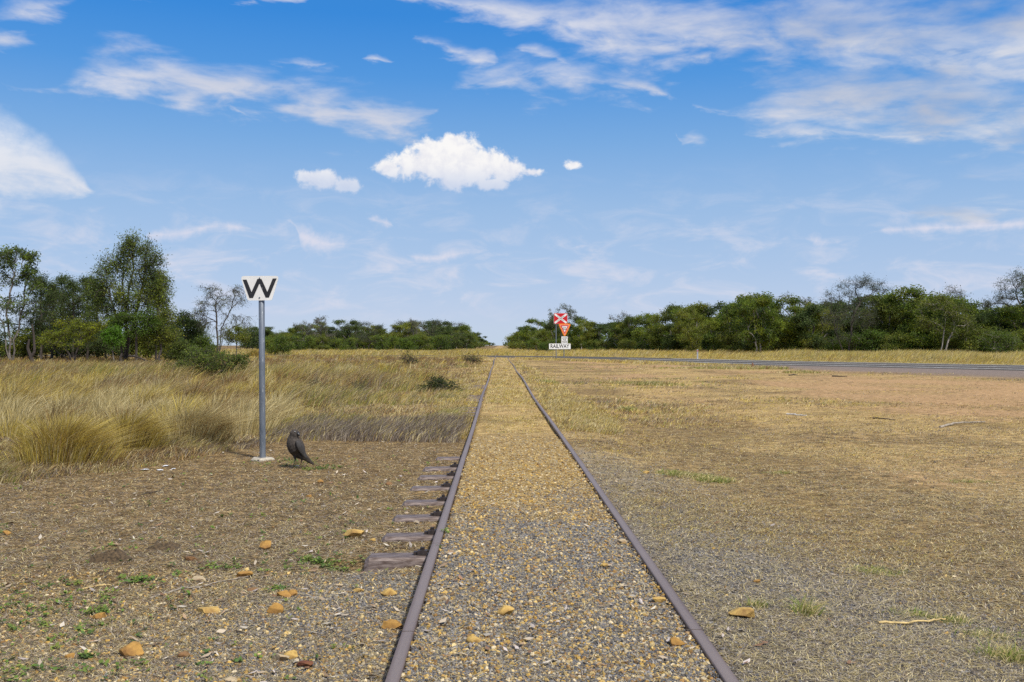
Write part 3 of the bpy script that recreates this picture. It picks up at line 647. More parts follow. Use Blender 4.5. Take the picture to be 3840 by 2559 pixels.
def unit(v): return v / (np.linalg.norm(v, axis=-1, keepdims=True) + 1e-9)
def prisms(g, A, B, ra, rb, sides):
    d = unit(B - A); ref = np.where(np.abs(d[:, 2:3]) < 0.9, np.array([[0, 0, 1.0]]), np.array([[1.0, 0, 0]]))
    u = unit(np.cross(ref, d)); w_ = np.cross(d, u); a = np.arange(sides) / sides * 2 * math.pi
    off = np.cos(a)[None, :, None] * u[:, None] + np.sin(a)[None, :, None] * w_[:, None]
    v = np.concatenate([A[:, None] + ra[:, None, None] * off, B[:, None] + rb[:, None, None] * off], 1)
    n = len(A); j = np.arange(sides); j2 = (j + 1) % sides
    f = np.stack([j, j2, j2 + sides, j + sides], -1)[None] + (np.arange(n) * 2 * sides)[:, None, None]
    g.add(v.reshape(-1, 3), f.reshape(-1, 4))

def lobes(rng, specs, n):
    """clump centres spread through the crown: SPECS are (x, y, z, rx, ry, rz, share)"""
    out = []; tot = sum(s[6] for s in specs)
    for x, y, z, rx, ry, rz, sh in specs:
        k = max(2, int(round(n * sh / tot))); d = unit(rng.normal(size=(k, 3))); r = rng.random(k)[:, None] ** 0.42
        out.append(np.array([x, y, z]) + d * r * (rx, ry, rz))
    return np.concatenate(out)

def build_tree(seed, clumps, stems, pal, leaf=(0.16, 0.06), per=46, spread=0.38, twig=0.5, twigs=5, droop=0.1, upw=0.25, r_tip=0.011, r_max=0.2, bark=None, leafmat=None, wob=0.12, flat=0.75, bare=0.0, pipe=2.25):
    """returns (trunk mesh, crown mesh). STEMS: polylines from the ground up that carry the limbs"""
    rng = np.random.default_rng(seed)
    P = []; par = []; plen = []
    for st in stems:
        prev = -1
        st = np.array(st, float)
        for k in range(len(st)):
            sub = [st[k]] if k == 0 else [st[k - 1] + (st[k] - st[k - 1]) * t for t in (0.34, 0.67, 1.0)]
            for p in sub:
                q = p + (rng.normal(size=3) * wob * 0.4 * (0 if k == 0 else 1)); P.append(q); par.append(prev)
                plen.append(0 if prev < 0 else plen[prev] + np.linalg.norm(q - P[prev])); prev = len(P) - 1
    order = np.argsort(np.linalg.norm(clumps - np.array(stems[0][-1]), axis=1))
    tips = []
    for ci in order:
        c = clumps[ci]; A = np.array(P); d = np.linalg.norm(A - c, axis=1)
        cost = d + 1.2 * np.maximum(0, A[:, 2] - c[2] + 0.15 * d) + 0.22 * np.array(plen) + 0.8 * np.maximum(0, 0.45 * stems[0][-1][2] - A[:, 2])
        n0 = int(np.argmin(cost)); p0 = A[n0]; dist = d[n0]; k = max(2, min(6, int(dist / 0.45)))
        d0 = (p0 - A[par[n0]]) if par[n0] >= 0 else np.array([0, 0, 1.0]); d0 = unit(d0)
        ctrl = p0 + (d0 * 0.45 + np.array([0, 0, upw])) * dist * 0.6 + rng.normal(size=3) * wob * dist * 0.5
        prev = n0
        for t in np.linspace(0, 1, k + 1)[1:]:
            q = (1 - t) ** 2 * p0 + 2 * t * (1 - t) * ctrl + t * t * c + rng.normal(size=3) * wob * 0.25 * min(1, dist)
            P.append(q); par.append(prev); plen.append(plen[prev] + dist / k); prev = len(P) - 1
        tips.append(prev)
    P = np.array(P); par = np.array(par); n = len(P); acc = np.zeros(n)
    acc[tips] += r_tip ** pipe
    for i in range(n - 1, -1, -1):
        if acc[i] == 0: acc[i] = r_tip ** pipe
        if par[i] >= 0: acc[par[i]] += acc[i]
    rad = np.minimum(acc ** (1 / pipe), r_max)
    e = np.where(par >= 0)[0]
    g = Geo(); base = P[par[e]]
    rp = np.minimum(rad[par[e]], rad[e] * 1.35); low = P[e][:, 2] < 0.5; rp = np.where(base[:, 2] < 0.05, rp * 1.35, rp)
    big = rad[e] > 0.035
    if big.any(): prisms(g, base[big], P[e][big], rp[big], rad[e][big], 7)
    if (~big).any(): prisms(g, base[~big], P[e][~big], rp[~big], rad[e][~big], 4)
    # twigs and leaves
    T = P[tips]; nt_ = len(T) * twigs
    T0 = np.repeat(T, twigs, 0) + rng.normal(size=(nt_, 3)) * 0.06
    outd = unit(np.repeat(T - clumps.mean(0), twigs, 0)) * 0.7
    td = unit(rng.normal(size=(nt_, 3)) * (1, 1, flat) + outd + (0, 0, upw - droop)); tl = twig * (0.5 + rng.random(nt_))
    T1 = T0 + td * tl[:, None]; T1[:, 2] -= droop * tl
    prisms(g, T0, T1, np.full(nt_, r_tip * 0.75), np.full(nt_, r_tip * 0.4), 3)
    trunk = g.mesh('trunk', bark)
    nl = per * len(T); ti = rng.integers(0, nt_, nl)
    if bare: 
        hidden = rng.random(nt_) < bare; ti = ti[~hidden[ti]]; nl = len(ti)
    t = rng.random(nl) ** 0.7
    pos = T0[ti] + (T1[ti] - T0[ti]) * t[:, None] + rng.normal(size=(nl, 3)) * spread * np.array([1, 1, flat]) * 0.42
    ax = unit(td[ti] * 0.7 + rng.normal(size=(nl, 3)) * 0.8 + np.array([0, 0, -droop * 2.2]))
    sd_ = unit(np.cross(ax, rng.normal(size=(nl, 3)))); nr = np.cross(ax, sd_)
    L_ = leaf[0] * (0.6 + 0.8 * rng.random(nl))[:, None]; W_ = leaf[1] * (0.6 + 0.8 * rng.random(nl))[:, None]
    v = np.stack([pos - ax * L_ / 2, pos - ax * L_ * 0.05 + sd_ * W_ / 2 + nr * W_ * 0.2, pos + ax * L_ / 2, pos - ax * L_ * 0.05 - sd_ * W_ / 2 + nr * W_ * 0.2], 1)
    pal = np.array(pal, float); tc = pal[rng.integers(0, len(pal), len(T))]
    lc = tc[ti // twigs] * (0.72 + 0.5 * rng.random((len(T), 1)))[ti // twigs] * (0.75 + 0.5 * rng.random((nl, 1)))
    yel = rng.random(nl) < 0.03; lc[yel] = lc[yel] * (1.7, 1.4, 1.0)
    gl = Geo(); gl.add(v.reshape(-1, 3), np.arange(nl * 4).reshape(-1, 4), np.repeat(np.clip(lc, 0, 1), 4, 0))
    crown = gl.mesh('crown', leafmat or M_LEAF)
    return trunk, crown
def place_tree(meshes, name, loc, label, cat='tree', group=None, rz=0.0, sc=(1, 1, 1)):
    z = float(gz(np.array([loc[0]]), np.array([loc[1]]))[0])
    t = empty(name, (loc[0], loc[1], z - 0.03), rz); t.scale = sc; tag(t, label, cat, group)
    for me, nm in zip(meshes, ('trunk', 'crown')):
        o = bpy.data.objects.new(nm, me); C.objects.link(o); o.parent = t
    return t

# palettes (real leaf colours)
GUM = [(0.150, 0.210, 0.022), (0.120, 0.180, 0.024), (0.185, 0.230, 0.022), (0.095, 0.148, 0.026)]
DARK = [(0.084, 0.125, 0.030), (0.100, 0.140, 0.032), (0.064, 0.100, 0.030)]
GREY = [(0.100, 0.125, 0.060), (0.088, 0.110, 0.052), (0.115, 0.135, 0.064)]
OLIVE = [(0.165, 0.198, 0.022), (0.132, 0.168, 0.024), (0.19, 0.21, 0.026)]
BRIGHT = [(0.115, 0.26, 0.014), (0.14, 0.28, 0.02), (0.09, 0.20, 0.014)]
YELLOW = [(0.26, 0.29, 0.012), (0.21, 0.25, 0.014), (0.17, 0.21, 0.016)]
rng = np.random.default_rng(11)

# ---- kinds for the woods (several of each, then copied)
def gum(seed, H, W, low=0.25):
    r = np.random.default_rng(seed); k = 9 + int(r.integers(0, 5)); sp_ = []
    for i in range(k):
        a = r.random() * 6.28; rad_ = W * 0.36 * math.sqrt(r.random()); z = H * (low + (0.92 - low) * (i + r.random()) / k)
        s = 0.45 + 0.55 * r.random(); zz_ = min(z, H * (0.94 - 0.4 * (rad_ / W)))
        sp_.append((math.cos(a) * rad_, math.sin(a) * rad_, zz_, W * 0.20 * s, W * 0.20 * s, H * 0.085 * s, s))
    cl = lobes(r, sp_, 74)
    f = H * 0.34; st = [[(0, 0, -0.1), (r.normal() * .12, r.normal() * .12, f * 0.5), (r.normal() * .25, r.normal() * .25, f)]]
    if r.random() < 0.5: st.append([(0.15, 0.1, -0.1), (0.5 * r.normal(), 0.3, f * 0.6), (0.9 * r.normal(), 0.4 * r.normal(), f * 1.15)])
    return cl, st
def wood_tree(seed, H, W, pal, bark, low=0.25, per=96, leaf=(0.19, 0.085), spread=0.47, **kw):
    cl, st = gum(seed, H, W, low)
    return build_tree(seed, cl, st, pal, leaf, per, spread, twig=0.42, bark=bark, r_max=0.13, r_tip=0.014, **kw)
KG = [wood_tree(100 + i, 6.0, 5.2, GUM if i % 2 else OLIVE, M_BARK_P, low=0.22 + 0.06 * (i % 3)) for i in range(5)]
KD = [wood_tree(200 + i, 6.0, 5.0, DARK, M_BARK_M, low=0.18) for i in range(3)]
KY = [wood_tree(300 + i, 6.4, 5.2, GREY, M_BARK_D, low=0.28, per=60, leaf=(0.15, 0.05), spread=0.6) for i in range(2)]
KB = [wood_tree(400 + i, 6.0, 4.2, GREY, M_BARK_M, low=0.3, per=9, twigs=8, spread=0.3, upw=0.45) for i in range(2)]
KS = [wood_tree(500 + i, 2.6, 3.4, pal, M_BARK_M, low=0.06, per=75, leaf=(0.15, 0.07)) for i, pal in enumerate((GUM, OLIVE, [(0.12, 0.19, 0.022), (0.10, 0.16, 0.022)]))]

TOPS = {}
def wood(kind, px, Y, top, label, group, w=1.0, name='tree', rz=None, H=None):
    me, h0 = {'G': (KG, 6.0), 'D': (KD, 6.0), 'Y': (KY, 6.4), 'B': (KB, 6.0), 'S': (KS, 2.6)}[kind]
    k = int(rng.integers(0, len(me))); x, _, zt = at_depth(px, top, Y)
    mesh = me[k]
    if mesh[1].name not in TOPS:
        co_ = np.empty(len(mesh[1].vertices) * 3, np.float32); mesh[1].vertices.foreach_get('co', co_); TOPS[mesh[1].name] = float(np.percentile(co_[2::3], 99.3))
    h0 = TOPS[mesh[1].name]
    s = zt / h0 if H is None else H / h0
    return place_tree(mesh, name, (x, Y), label, 'tree' if kind != 'S' else 'bush', group, rng.random() * 6.28 if rz is None else rz, (s * w, s * w, s))

# ---- the wood on the road side: front row read off the photograph, then rows behind it
RG = 'trees of the wood beyond the asphalt road'
FRONT = [('G', 1180, 300, 765), ('G', 1198, 250, 757), ('D', 1216, 215, 745), ('G', 1234, 185, 732), ('G', 1262, 170, 733), ('D', 1300, 165, 735), ('G', 1335, 160, 742), ('G', 1362, 158, 738), ('D', 1392, 155, 738), ('G', 1420, 152, 736), ('B', 1436, 150, 724), ('G', 1450, 148, 734),
         ('D', 1478, 145, 734), ('G', 1505, 140, 722), ('G', 1535, 135, 712), ('D', 1560, 132, 704), ('G', 1590, 128, 702), ('G', 1612, 125, 696), ('D', 1640, 122, 700), ('G', 1668, 118, 702), ('G', 1700, 114, 698), ('G', 1728, 110, 684), ('G', 1752, 110, 680), ('D', 1775, 106, 702), ('G', 1806, 104, 690), ('B', 1822, 108, 676),
         ('G', 1842, 100, 706), ('G', 1872, 100, 700), ('D', 1890, 98, 694), ('G', 2036, 94, 672), ('G', 2066, 92, 690), ('G', 2100, 90, 664), ('G', 2136, 88, 674), ('G', 2165, 86, 676), ('G', 2205, 84, 688), ('G', 2232, 86, 704), ('D', 2275, 84, 716), ('G', 2300, 86, 700), ('D', 2390, 84, 660), ('G', 2440, 84, 670), ('G', 2500, 82, 660)]
for n_, (k, px, Y, top) in enumerate(FRONT):
    lab = {'G': 'leafy olive green gum tree in the front row of the wood beyond the road', 'D': 'dark green tree in the front row of the wood beyond the road', 'B': 'bare twiggy tree standing up out of the wood beyond the road'}[k]
    wood(k, px, Y + 4 * rng.random(), top + 10 * rng.normal() * 0.4, lab, RG, 1.05 + 0.25 * rng.random())
for px in range(1240, 2560, 46):
    Yf = float(np.interp(px, [1240, 1450, 1700, 2000, 2353, 2560], [195, 165, 130, 108, 98, 95])); top = float(np.interp(px, [1180, 1262, 1400, 1500, 1600, 1750, 1850, 1960, 2100, 2230, 2353], [768, 746, 750, 742, 722, 706, 716, 690, 694, 720, 700]))
    wood('DG'[int(rng.random() < 0.4)], px + 14 * rng.normal(), Yf + 6 * rng.random(), top + 6 * rng.normal(), 'shaded tree half hidden behind the front row of the wood beyond the road', RG, 1.25)
for px in list(range(1250, 1900, 34)) + list(range(1930, 2500, 42)):
    Yf = float(np.interp(px, [1240, 1450, 1700, 2000, 2353, 2560], [166, 146, 110, 90, 80, 78])); x, _, _z = at_depth(px, 0, Yf)
    wood('S', px + 9 * rng.normal(), Yf + 2 * rng.random(), 0, 'low bush among the tall yellow grass at the foot of the wood beyond the road', 'bushes at the foot of the wood', 1.1, 'bush', H=1.7 + 1.3 * rng.random())
# ---- the walls of trees along the cutting, far down the line
for side, x0 in ((1, 7.4), (-1, -9.0)):
    for k, Y in enumerate([250, 285, 325, 375, 440, 520, 620, 760, 950, 1250, 1700, 2400] if side < 0 else [330, 370, 430, 510, 610, 750, 940, 1250, 1700, 2400]):
        for row in (0, 1):
            wood('GD'[int(rng.random() < 0.5)], VX + (x0 + side * (2.2 + row * 5.0 + rng.random())) * F / (Y + row * 12), Y + row * 12, 0, 'small far tree lining the vanishing railway on the %s' % ('side of the red crossing board' if side > 0 else 'grass field side'), 'far trees lining the railway', 1.35, H=6.3 + 0.8 * rng.normal() * 0.6)
# ---- the low far wood on the grass side
LG = 'trees of the far wood behind the grass field'
for px in range(585, 1075, 20):
    Y = 215 + 40 * rng.random(); top = float(np.interp(px, [580, 640, 700, 760, 800, 860, 920, 980, 1010, 1060, 1090], [758, 757, 752, 750, 748, 752, 750, 745, 744, 752, 760])) + 7.0 * rng.normal()
    wood('GDDY'[int(rng.integers(0, 4))], px + 6 * rng.normal(), Y, top, 'small dark tree in the far wood behind the dry grass field', LG, 1.25)
for px in range(590, 1080, 27):
    wood('GD'[int(rng.integers(0, 2))], px + 6 * rng.normal(), 262 + 15 * rng.random(), 759 + 5 * rng.normal(), 'shaded tree in the back row of the far wood behind the field', LG, 1.4)
for px in range(600, 1070, 19):
    if rng.random() < 0.6: wood('S', px + 6 * rng.normal(), 190 + 16 * rng.random(), 0, 'low green bush at the foot of the far wood behind the field', 'bushes at the foot of the far wood', 1.3, 'bush', H=2.6 + 1.2 * rng.random())
for px, top, lab in ((735, 726, 'bare twiggy tree above the far wood, first from the W pole'), (955, 733, 'bare twiggy tree above the far wood, close to where the line vanishes'), (703, 738, 'sparse thin tree above the far wood just beside the W pole')):
    wood('B', px, 208, top, lab, None, 1.1)

for px in range(590, 1080, 15):
    wood('S', px + 5 * rng.normal(), 285 + 10 * rng.random(), 0, 'dark thicket closing the gaps at the back of the far wood', 'thickets behind the far wood', 1.7, 'bush', H=4.2 + 1.0 * rng.random())
for px in range(1190, 2500, 40):
    Yf = float(np.interp(px, [1190, 1240, 1450, 1700, 2000, 2353, 2560], [300, 205, 176, 138, 116, 104, 100]))
    wood('S', px + 8 * rng.normal(), Yf + 4 * rng.random(), 0, 'dark thicket closing the gaps at the back of the wood beyond the road', 'thickets behind the wood beyond the road', 1.8, 'bush', H=3.8 + 1.0 * rng.random())
# ---- trees that stand out of the wood beyond the road
def hero(name, px, base_y, Y, seed, specs, n, stems, pal, label, cat='tree', **kw):
    """SPECS in photograph pixels: (px, py, depth shift, rx, rz, share)"""
    s = Y / F; x0 = (px - VX) * s; zg = float(gz(np.array([x0]), np.array([Y]))[0])
    sp_ = [((a - px) * s, dy, CAMZ + (VY - b_) * s - zg, rx * s, max(rx * s * 0.8, 0.3), rz * s, sh) for a, b_, dy, rx, rz, sh in specs]
    st = [[((a - px) * s, dy, max(-0.1, CAMZ + (VY - b_) * s - zg) if k else -0.1) for k, (a, b_, dy) in enumerate(pl_)] for pl_ in stems]
    r = np.random.default_rng(seed)
    me = build_tree(seed, lobes(r, sp_, n), st, pal, **kw)
    return place_tree(me, name, (x0, Y), label, cat)
hero('tree', 1290, 822, 155, 21, [(1272, 728, 0, 14, 18, 1), (1300, 712, 0, 22, 16, 1.4), (1315, 725, 0, 12, 12, .8), (1290, 745, 0, 30, 12, .6)], 60, [[(1290, 822, 0), (1290, 770, 0), (1296, 735, 0)]], GREY, 'sparse grey tree standing tall behind the red crossing board', bark=M_BARK_D, per=26, leaf=(0.2, .08), twigs=7, r_max=0.14)
hero('tree', 1952, 830, 92, 22, [(1960, 665, 0, 34, 22, 1.2), (1920, 690, 0, 36, 20, 1), (1990, 690, .5, 34, 24, 1), (1945, 715, -1, 60, 22, 1.3), (1915, 740, -.5, 36, 22, .8), (1990, 735, 0, 40, 20, .8), (1940, 770, 0, 36, 22, .6), (2030, 660, .5, 24, 14, .9), (1990, 645, 0, 20, 10, .7)], 150, [[(1952, 830, 0), (1956, 790, 0), (1962, 745, 0), (1970, 710, 0)], [(1954, 830, .1), (1975, 790, .2), (2005, 745, .3)], [(1950, 830, -.1), (1935, 790, 0), (1918, 745, 0)]], GREY, 'big grey green acacia, darkest and tallest tree of the wood beyond the road', bark=M_BARK_D, per=62, leaf=(0.13, .035), spread=.45, twigs=7, upw=.3, r_max=.2)
hero('tree', 2198, 822, 96, 23, [(2198, 668, 0, 18, 16, 1), (2190, 690, 0, 24, 14, .8), (2215, 680, 0, 14, 12, .6)], 34, [[(2198, 822, 0), (2198, 740, 0), (2196, 690, 0)]], GREY, 'thin tree with an airy round top poking out of the wood beyond the road', bark=M_BARK_M, per=14, leaf=(.16, .06), twigs=8, r_max=.12)
hero('tree', 2350, 830, 86, 24, [(2335, 660, 0, 40, 30, 1.4), (2300, 690, 0, 30, 14, .7), (2275, 700, 0, 16, 8, .5), (2370, 700, 0, 60, 36, 1.6), (2390, 650, 0, 50, 26, 1.2), (2345, 638, 0, 26, 14, .6), (2360, 745, 0, 50, 20, .7)], 130, [[(2365, 830, 0), (2360, 770, 0), (2352, 715, 0), (2345, 670, 0)], [(2366, 830, .2), (2372, 770, 0), (2395, 690, .4)]], GREY, 'grey feathery tree ending the wood beyond the road, cut by the frame edge', bark=M_BARK_D, per=44, leaf=(0.13, .04), twigs=7, r_max=.2, wob=.2)
hero('tree', 2170, 828, 82, 25, [(2160, 700, 0, 34, 20, 1), (2205, 715, 0, 34, 22, 1), (2185, 745, 0.5, 40, 20, .7), (2230, 745, .5, 24, 22, .7), (2140, 735, .6, 26, 20, .6)], 84, [[(2168, 828, 0), (2170, 780, 0), (2178, 745, 0)], [(2172, 828, .1), (2188, 780, 0), (2200, 745, 0)]], OLIVE, 'olive gum with pale forked trunk in front of the wood beyond the road', bark=M_BARK_P, per=70, leaf=(.16, .07), twigs=6, r_max=.13)
hero('tree', 2300, 830, 78, 26, [(2292, 775, 0, 26, 14, 1), (2320, 785, 0, 24, 14, 1), (2300, 800, 0, 30, 10, .6)], 46, [[(2300, 832, 0), (2302, 800, 0)], [(2301, 832, .1), (2318, 800, 0)]], [(0.12, 0.17, 0.018), (0.10, 0.15, 0.016)], 'light green bush tree at the road edge under the grey feathery tree', per=80, leaf=(.13, .06), twigs=6, r_max=.07, bark=M_BARK_P)
for px, Y, top, lab in ((1738, 100, 688, 'pale straight trunk with a small crown, one of two side by side in the wood'), (1748, 100, 684, 'pale slim trunk standing close by another straight one in the wood'), (1600, 112, 706, 'gum tree with pale bent limbs showing at the top of its crown')):
    wood('G', px, Y, top, lab, None, 0.85)

# ---- the stand of trees on the grass side
hero('tree', 32, 806, 77, 31, [(30, 585, 0, 36, 14, 1.2), (65, 590, 0, 22, 12, .9), (70, 625, 0, 22, 14, .9), (15, 612, 0, 30, 12, .9), (40, 640, .6, 40, 14, .7), (-20, 640, 0, 40, 30, 1), (85, 655, 0, 18, 20, .6), (10, 700, .5, 34, 30, .7), (60, 700, -.4, 40, 34, .8), (25, 755, .4, 40, 28, .6)], 150,
     [[(32, 806, 0), (27, 765, 0), (24, 700, 0.1), (34, 655, .1), (38, 620, .1)], [(34, 806, .1), (48, 755, -.1), (66, 700, -.2), (64, 655, -.2), (66, 620, -.1)], [(31, 806, 0), (10, 740, .2), (-12, 690, .3)]], DARK + GUM[:2], 'tall gum with two crooked limbs and a clumpy crown at the frame edge', bark=M_BARK_M, per=52, leaf=(.17, .08), spread=.36, twig=.42, twigs=6, wob=.26, r_max=.2, leafmat=M_LEAF1)
hero('tree', 290, 832, 73, 32, [(318, 580, 0, 34, 26, .9), (285, 600, 0, 34, 28, .9), (256, 628, 0, 34, 28, .9), (350, 606, 0, 28, 28, .9), (308, 640, .3, 44, 36, 1.2), (345, 655, .2, 34, 34, 1), (236, 660, 0, 28, 24, .7), (280, 680, -.3, 54, 34, 1.3), (330, 695, -.2, 50, 34, 1.4), (362, 680, .3, 28, 36, 1.1), (300, 735, 0, 60, 26, 1.1), (235, 700, .2, 34, 34, 1), (312, 562, 0, 22, 12, .4)], 340,
     [[(290, 832, 0), (290, 780, 0), (296, 700, 0), (304, 640, 0), (312, 580, 0)], [(292, 832, .1), (300, 770, .1), (322, 690, .2), (336, 620, .2)], [(288, 832, 0), (282, 770, -.1), (262, 690, -.2), (250, 640, -.1)], [(290, 832, .1), (292, 760, .3), (284, 680, .3), (284, 610, .2)]], OLIVE + DARK + GUM[:1], 'tallest tree of the stand, upswept limbs fanning into a thin spiky top', bark=M_BARK_D, per=78, leaf=(.15, .06), spread=.40, twig=.62, twigs=6, upw=.8, droop=0.0, flat=1.3, wob=.1, r_max=.2, leafmat=M_LEAF1, bare=.12)
hero('tree', 372, 822, 76, 33, [(370, 632, 0, 16, 16, 1), (376, 655, 0, 14, 22, 1), (366, 690, .2, 20, 24, 1), (375, 720, .2, 18, 20, .8)], 80, [[(362, 822, 0), (364, 740, 0), (368, 680, 0), (370, 640, 0)]], OLIVE, 'narrow weeping tree leaning against the tallest tree of the stand', bark=M_BARK_D, per=44, leaf=(.16, .045), droop=.7, upw=.1, twig=.6, twigs=6, r_max=.1, leafmat=M_LEAF1)
for k, (px, top, w_) in enumerate(((100, 640, 24), (125, 652, 22), (148, 636, 20), (174, 648, 26), (205, 640, 22), (228, 655, 20))):
    hero('tree', px, 815, 80 + 3 * (k % 3), 40 + k, [(px, top + 12, 0, 10, 12, .8), (px + 3, top + 40, 0, w_ * 1.25, 24, 1.3), (px - 8, top + 80, 0, w_ * 1.3 + 12, 30, 1.6), (px + 8, top + 125, 0, w_ * 1.3 + 14, 32, 1.5)], 130, [[(px, 815, 0), (px + 2, top + 100, 0), (px, top + 40, 0), (px, top + 14, 0)]], DARK, 'dark wattle with a spiky top between the crooked gum and the tallest tree', bark=M_BARK_D, per=66, leaf=(.15, .05), twig=.5, twigs=6, r_max=.1, upw=.35, leafmat=M_LEAF)['group'] = 'dark wattles of the stand'
hero('tree', 172, 830, 70, 50, [(150, 765, 0, 36, 10, 1.2), (190, 752, 0, 40, 10, 1.2), (125, 775, 0, 24, 9, .9), (205, 770, 0.2, 30, 9, .8), (170, 742, .2, 34, 8, .8), (160, 785, -.3, 40, 8, .6), (225, 745, .3, 20, 10, .5), (110, 782, .2, 14, 7, .4)], 130,
     [[(174, 832, 0), (160, 805, 0), (140, 780, 0)], [(175, 832, .1), (182, 800, .1), (190, 765, .1)], [(172, 832, 0), (196, 808, -.1), (214, 780, -.1)], [(170, 832, 0), (150, 818, .1), (122, 795, .1)]], YELLOW, 'low spreading yellow green bush with arching dark stems in front of the stand', 'bush', bark=M_BARK_D, per=56, leaf=(.11, .05), spread=.26, flat=.45, twig=.45, twigs=6, upw=.05, r_max=.1, leafmat=M_LEAF1)
hero('tree', 266, 828, 70.5, 51, [(266, 768, 0, 22, 15, 1), (266, 762, 0, 16, 12, .6), (266, 782, 0, 24, 9, .5)], 90, [[(264, 830, 0), (265, 805, 0), (266, 782, 0)]], BRIGHT, 'small round bright green tree with a thin stem before the tallest tree', bark=M_BARK_M, per=80, leaf=(.11, .045), spread=.2, twig=.28, twigs=6, r_max=.045, upw=.15, leafmat=M_LEAF1)
hero('tree', 318, 826, 71.5, 52, [(290, 735, 0, 26, 12, 1), (330, 728, 0, 30, 16, 1.1), (270, 748, 0, 22, 9, .7), (315, 755, .2, 36, 12, .8), (345, 745, .2, 24, 16, .8)], 100, [[(318, 828, 0), (316, 785, 0), (318, 755, 0)]], [(0.085, 0.15, 0.016), (0.10, 0.17, 0.018), (0.075, 0.125, 0.016)], 'bright leafy tree growing under the limbs of the tallest tree', bark=M_BARK_D, per=64, leaf=(.13, .055), twig=.4, twigs=6, r_max=.1, leafmat=M_LEAF1)
hero('tree', 372, 826, 72.5, 53, [(365, 755, 0, 30, 26, 1), (390, 770, 0, 22, 24, 1), (350, 785, .2, 34, 18, .7), (385, 735, .2, 18, 18, .6)], 90, [[(370, 828, 0), (372, 790, 0), (374, 760, 0)]], OLIVE, 'olive bushy tree at the open end of the stand beside a fallen branch', bark=M_BARK_D, per=64, leaf=(.13, .055), twig=.45, twigs=6, r_max=.09, leafmat=M_LEAF1)
for k, (px, top, pal, lab) in enumerate(((428, 722, [(0.06, .095, .022), (.05, .08, .02)], 'dense dark green tree in the gap between the stand and the drooping tree'), (452, 738, DARK, 'dark low tree half hidden behind the dense green tree in the gap'), (408, 745, DARK, 'shaded small tree just behind the open end of the stand'))):
    hero('tree', px, 806, 92 + 2 * k, 60 + k, [(px - 6, top + 12, 0, 20, 12, 1), (px + 10, top + 30, 0, 24, 18, 1.2), (px - 10, top + 48, 0, 26, 16, 1), (px + 4, top + 66, 0, 30, 12, .7)], 80, [[(px, 808, 0), (px, top + 60, 0), (px + 2, top + 34, 0)]], pal, lab, bark=M_BARK_D, per=64, leaf=(.17, .075), twig=.5, r_max=.1, leafmat=M_LEAF1)
hero('tree', 502, 806, 90, 70, [(488, 672, 0, 26, 18, 1.2), (510, 690, 0, 20, 24, 1), (470, 700, 0, 18, 18, .8), (472, 735, .2, 16, 26, 1), (548, 668, 0, 16, 14, .8), (545, 690, 0, 20, 12, .6), (560, 735, 0, 22, 12, .6), (530, 720, 0, 14, 10, .3), (515, 745, .2, 22, 22, .5), (455, 715, 0, 10, 10, .4)], 130,
     [[(502, 808, 0), (502, 765, 0), (500, 730, 0), (492, 695, 0)], [(504, 808, .1), (510, 755, 0), (524, 730, 0), (538, 695, 0), (540, 672, 0)], [(505, 808, .1), (516, 775, 0), (532, 752, 0), (556, 744, 0)]], GREY + OLIVE[:1], 'sparse drooping tree with a forked open crown near the W pole', bark=M_BARK_D, per=17, leaf=(.17, .045), droop=.45, upw=.1, twig=.6, twigs=7, r_max=.13, wob=.15, leafmat=M_LEAF1)
for px, top, Y, w_, pal, lab in ((545, 748, 110, 30, OLIVE, 'olive bush below the sparse drooping tree'), (582, 756, 118, 24, DARK, 'dark bush just behind the W pole'), (470, 775, 86, 22, [(0.10, .15, .02)], 'small bright green bush below the drooping tree'), (652, 770, 120, 22, GUM, 'rounded green bush standing alone past the W pole'), (628, 780, 124, 15, OLIVE, 'small olive bush between the W pole and the rounded green bush'), (420, 790, 75, 26, [(0.09, .12, .02)], 'low green bush in the grass before the dense dark tree')):
    hero('bush', px, 812, Y, int(px), [(px, top + 12, 0, w_ * .7, 10, 1), (px - w_ * .3, top + 26, 0, w_ * .8, 12, 1), (px + w_ * .4, top + 28, 0, w_ * .7, 12, 1)], 60, [[(px, 815, 0), (px, top + 30, 0)]], pal, lab, 'bush', bark=M_BARK_M, per=60, leaf=(.16, .07), twig=.4, r_max=.05, leafmat=M_LEAF1)
for k, (px, top, Y, w_) in enumerate(((60, 762, 84, 34), (110, 748, 86, 36), (150, 756, 88, 34), (205, 742, 88, 36), (250, 752, 86, 34), (300, 760, 84, 36), (345, 752, 84, 36), (395, 752, 86, 30), (-10, 765, 84, 40), (440, 770, 98, 34))):
    hero('bush', px, 812, Y, 640 + k, [(px, top + 14, 0, w_ * .8, 16, 1), (px - w_ * .4, top + 34, 0, w_ * .8, 18, 1), (px + w_ * .4, top + 36, .3, w_ * .8, 18, 1), (px, 802, .2, w_ * 1.3, 14, 1.3)], 90, [[(px, 815, 0), (px, top + 34, 0)]], DARK if k % 3 else OLIVE, 'shaded bush filling the dark ground under the stand of trees', 'bush', bark=M_BARK_D, per=62, leaf=(.17, .075), twig=.45, r_max=.05)['group'] = 'bushes under the stand'
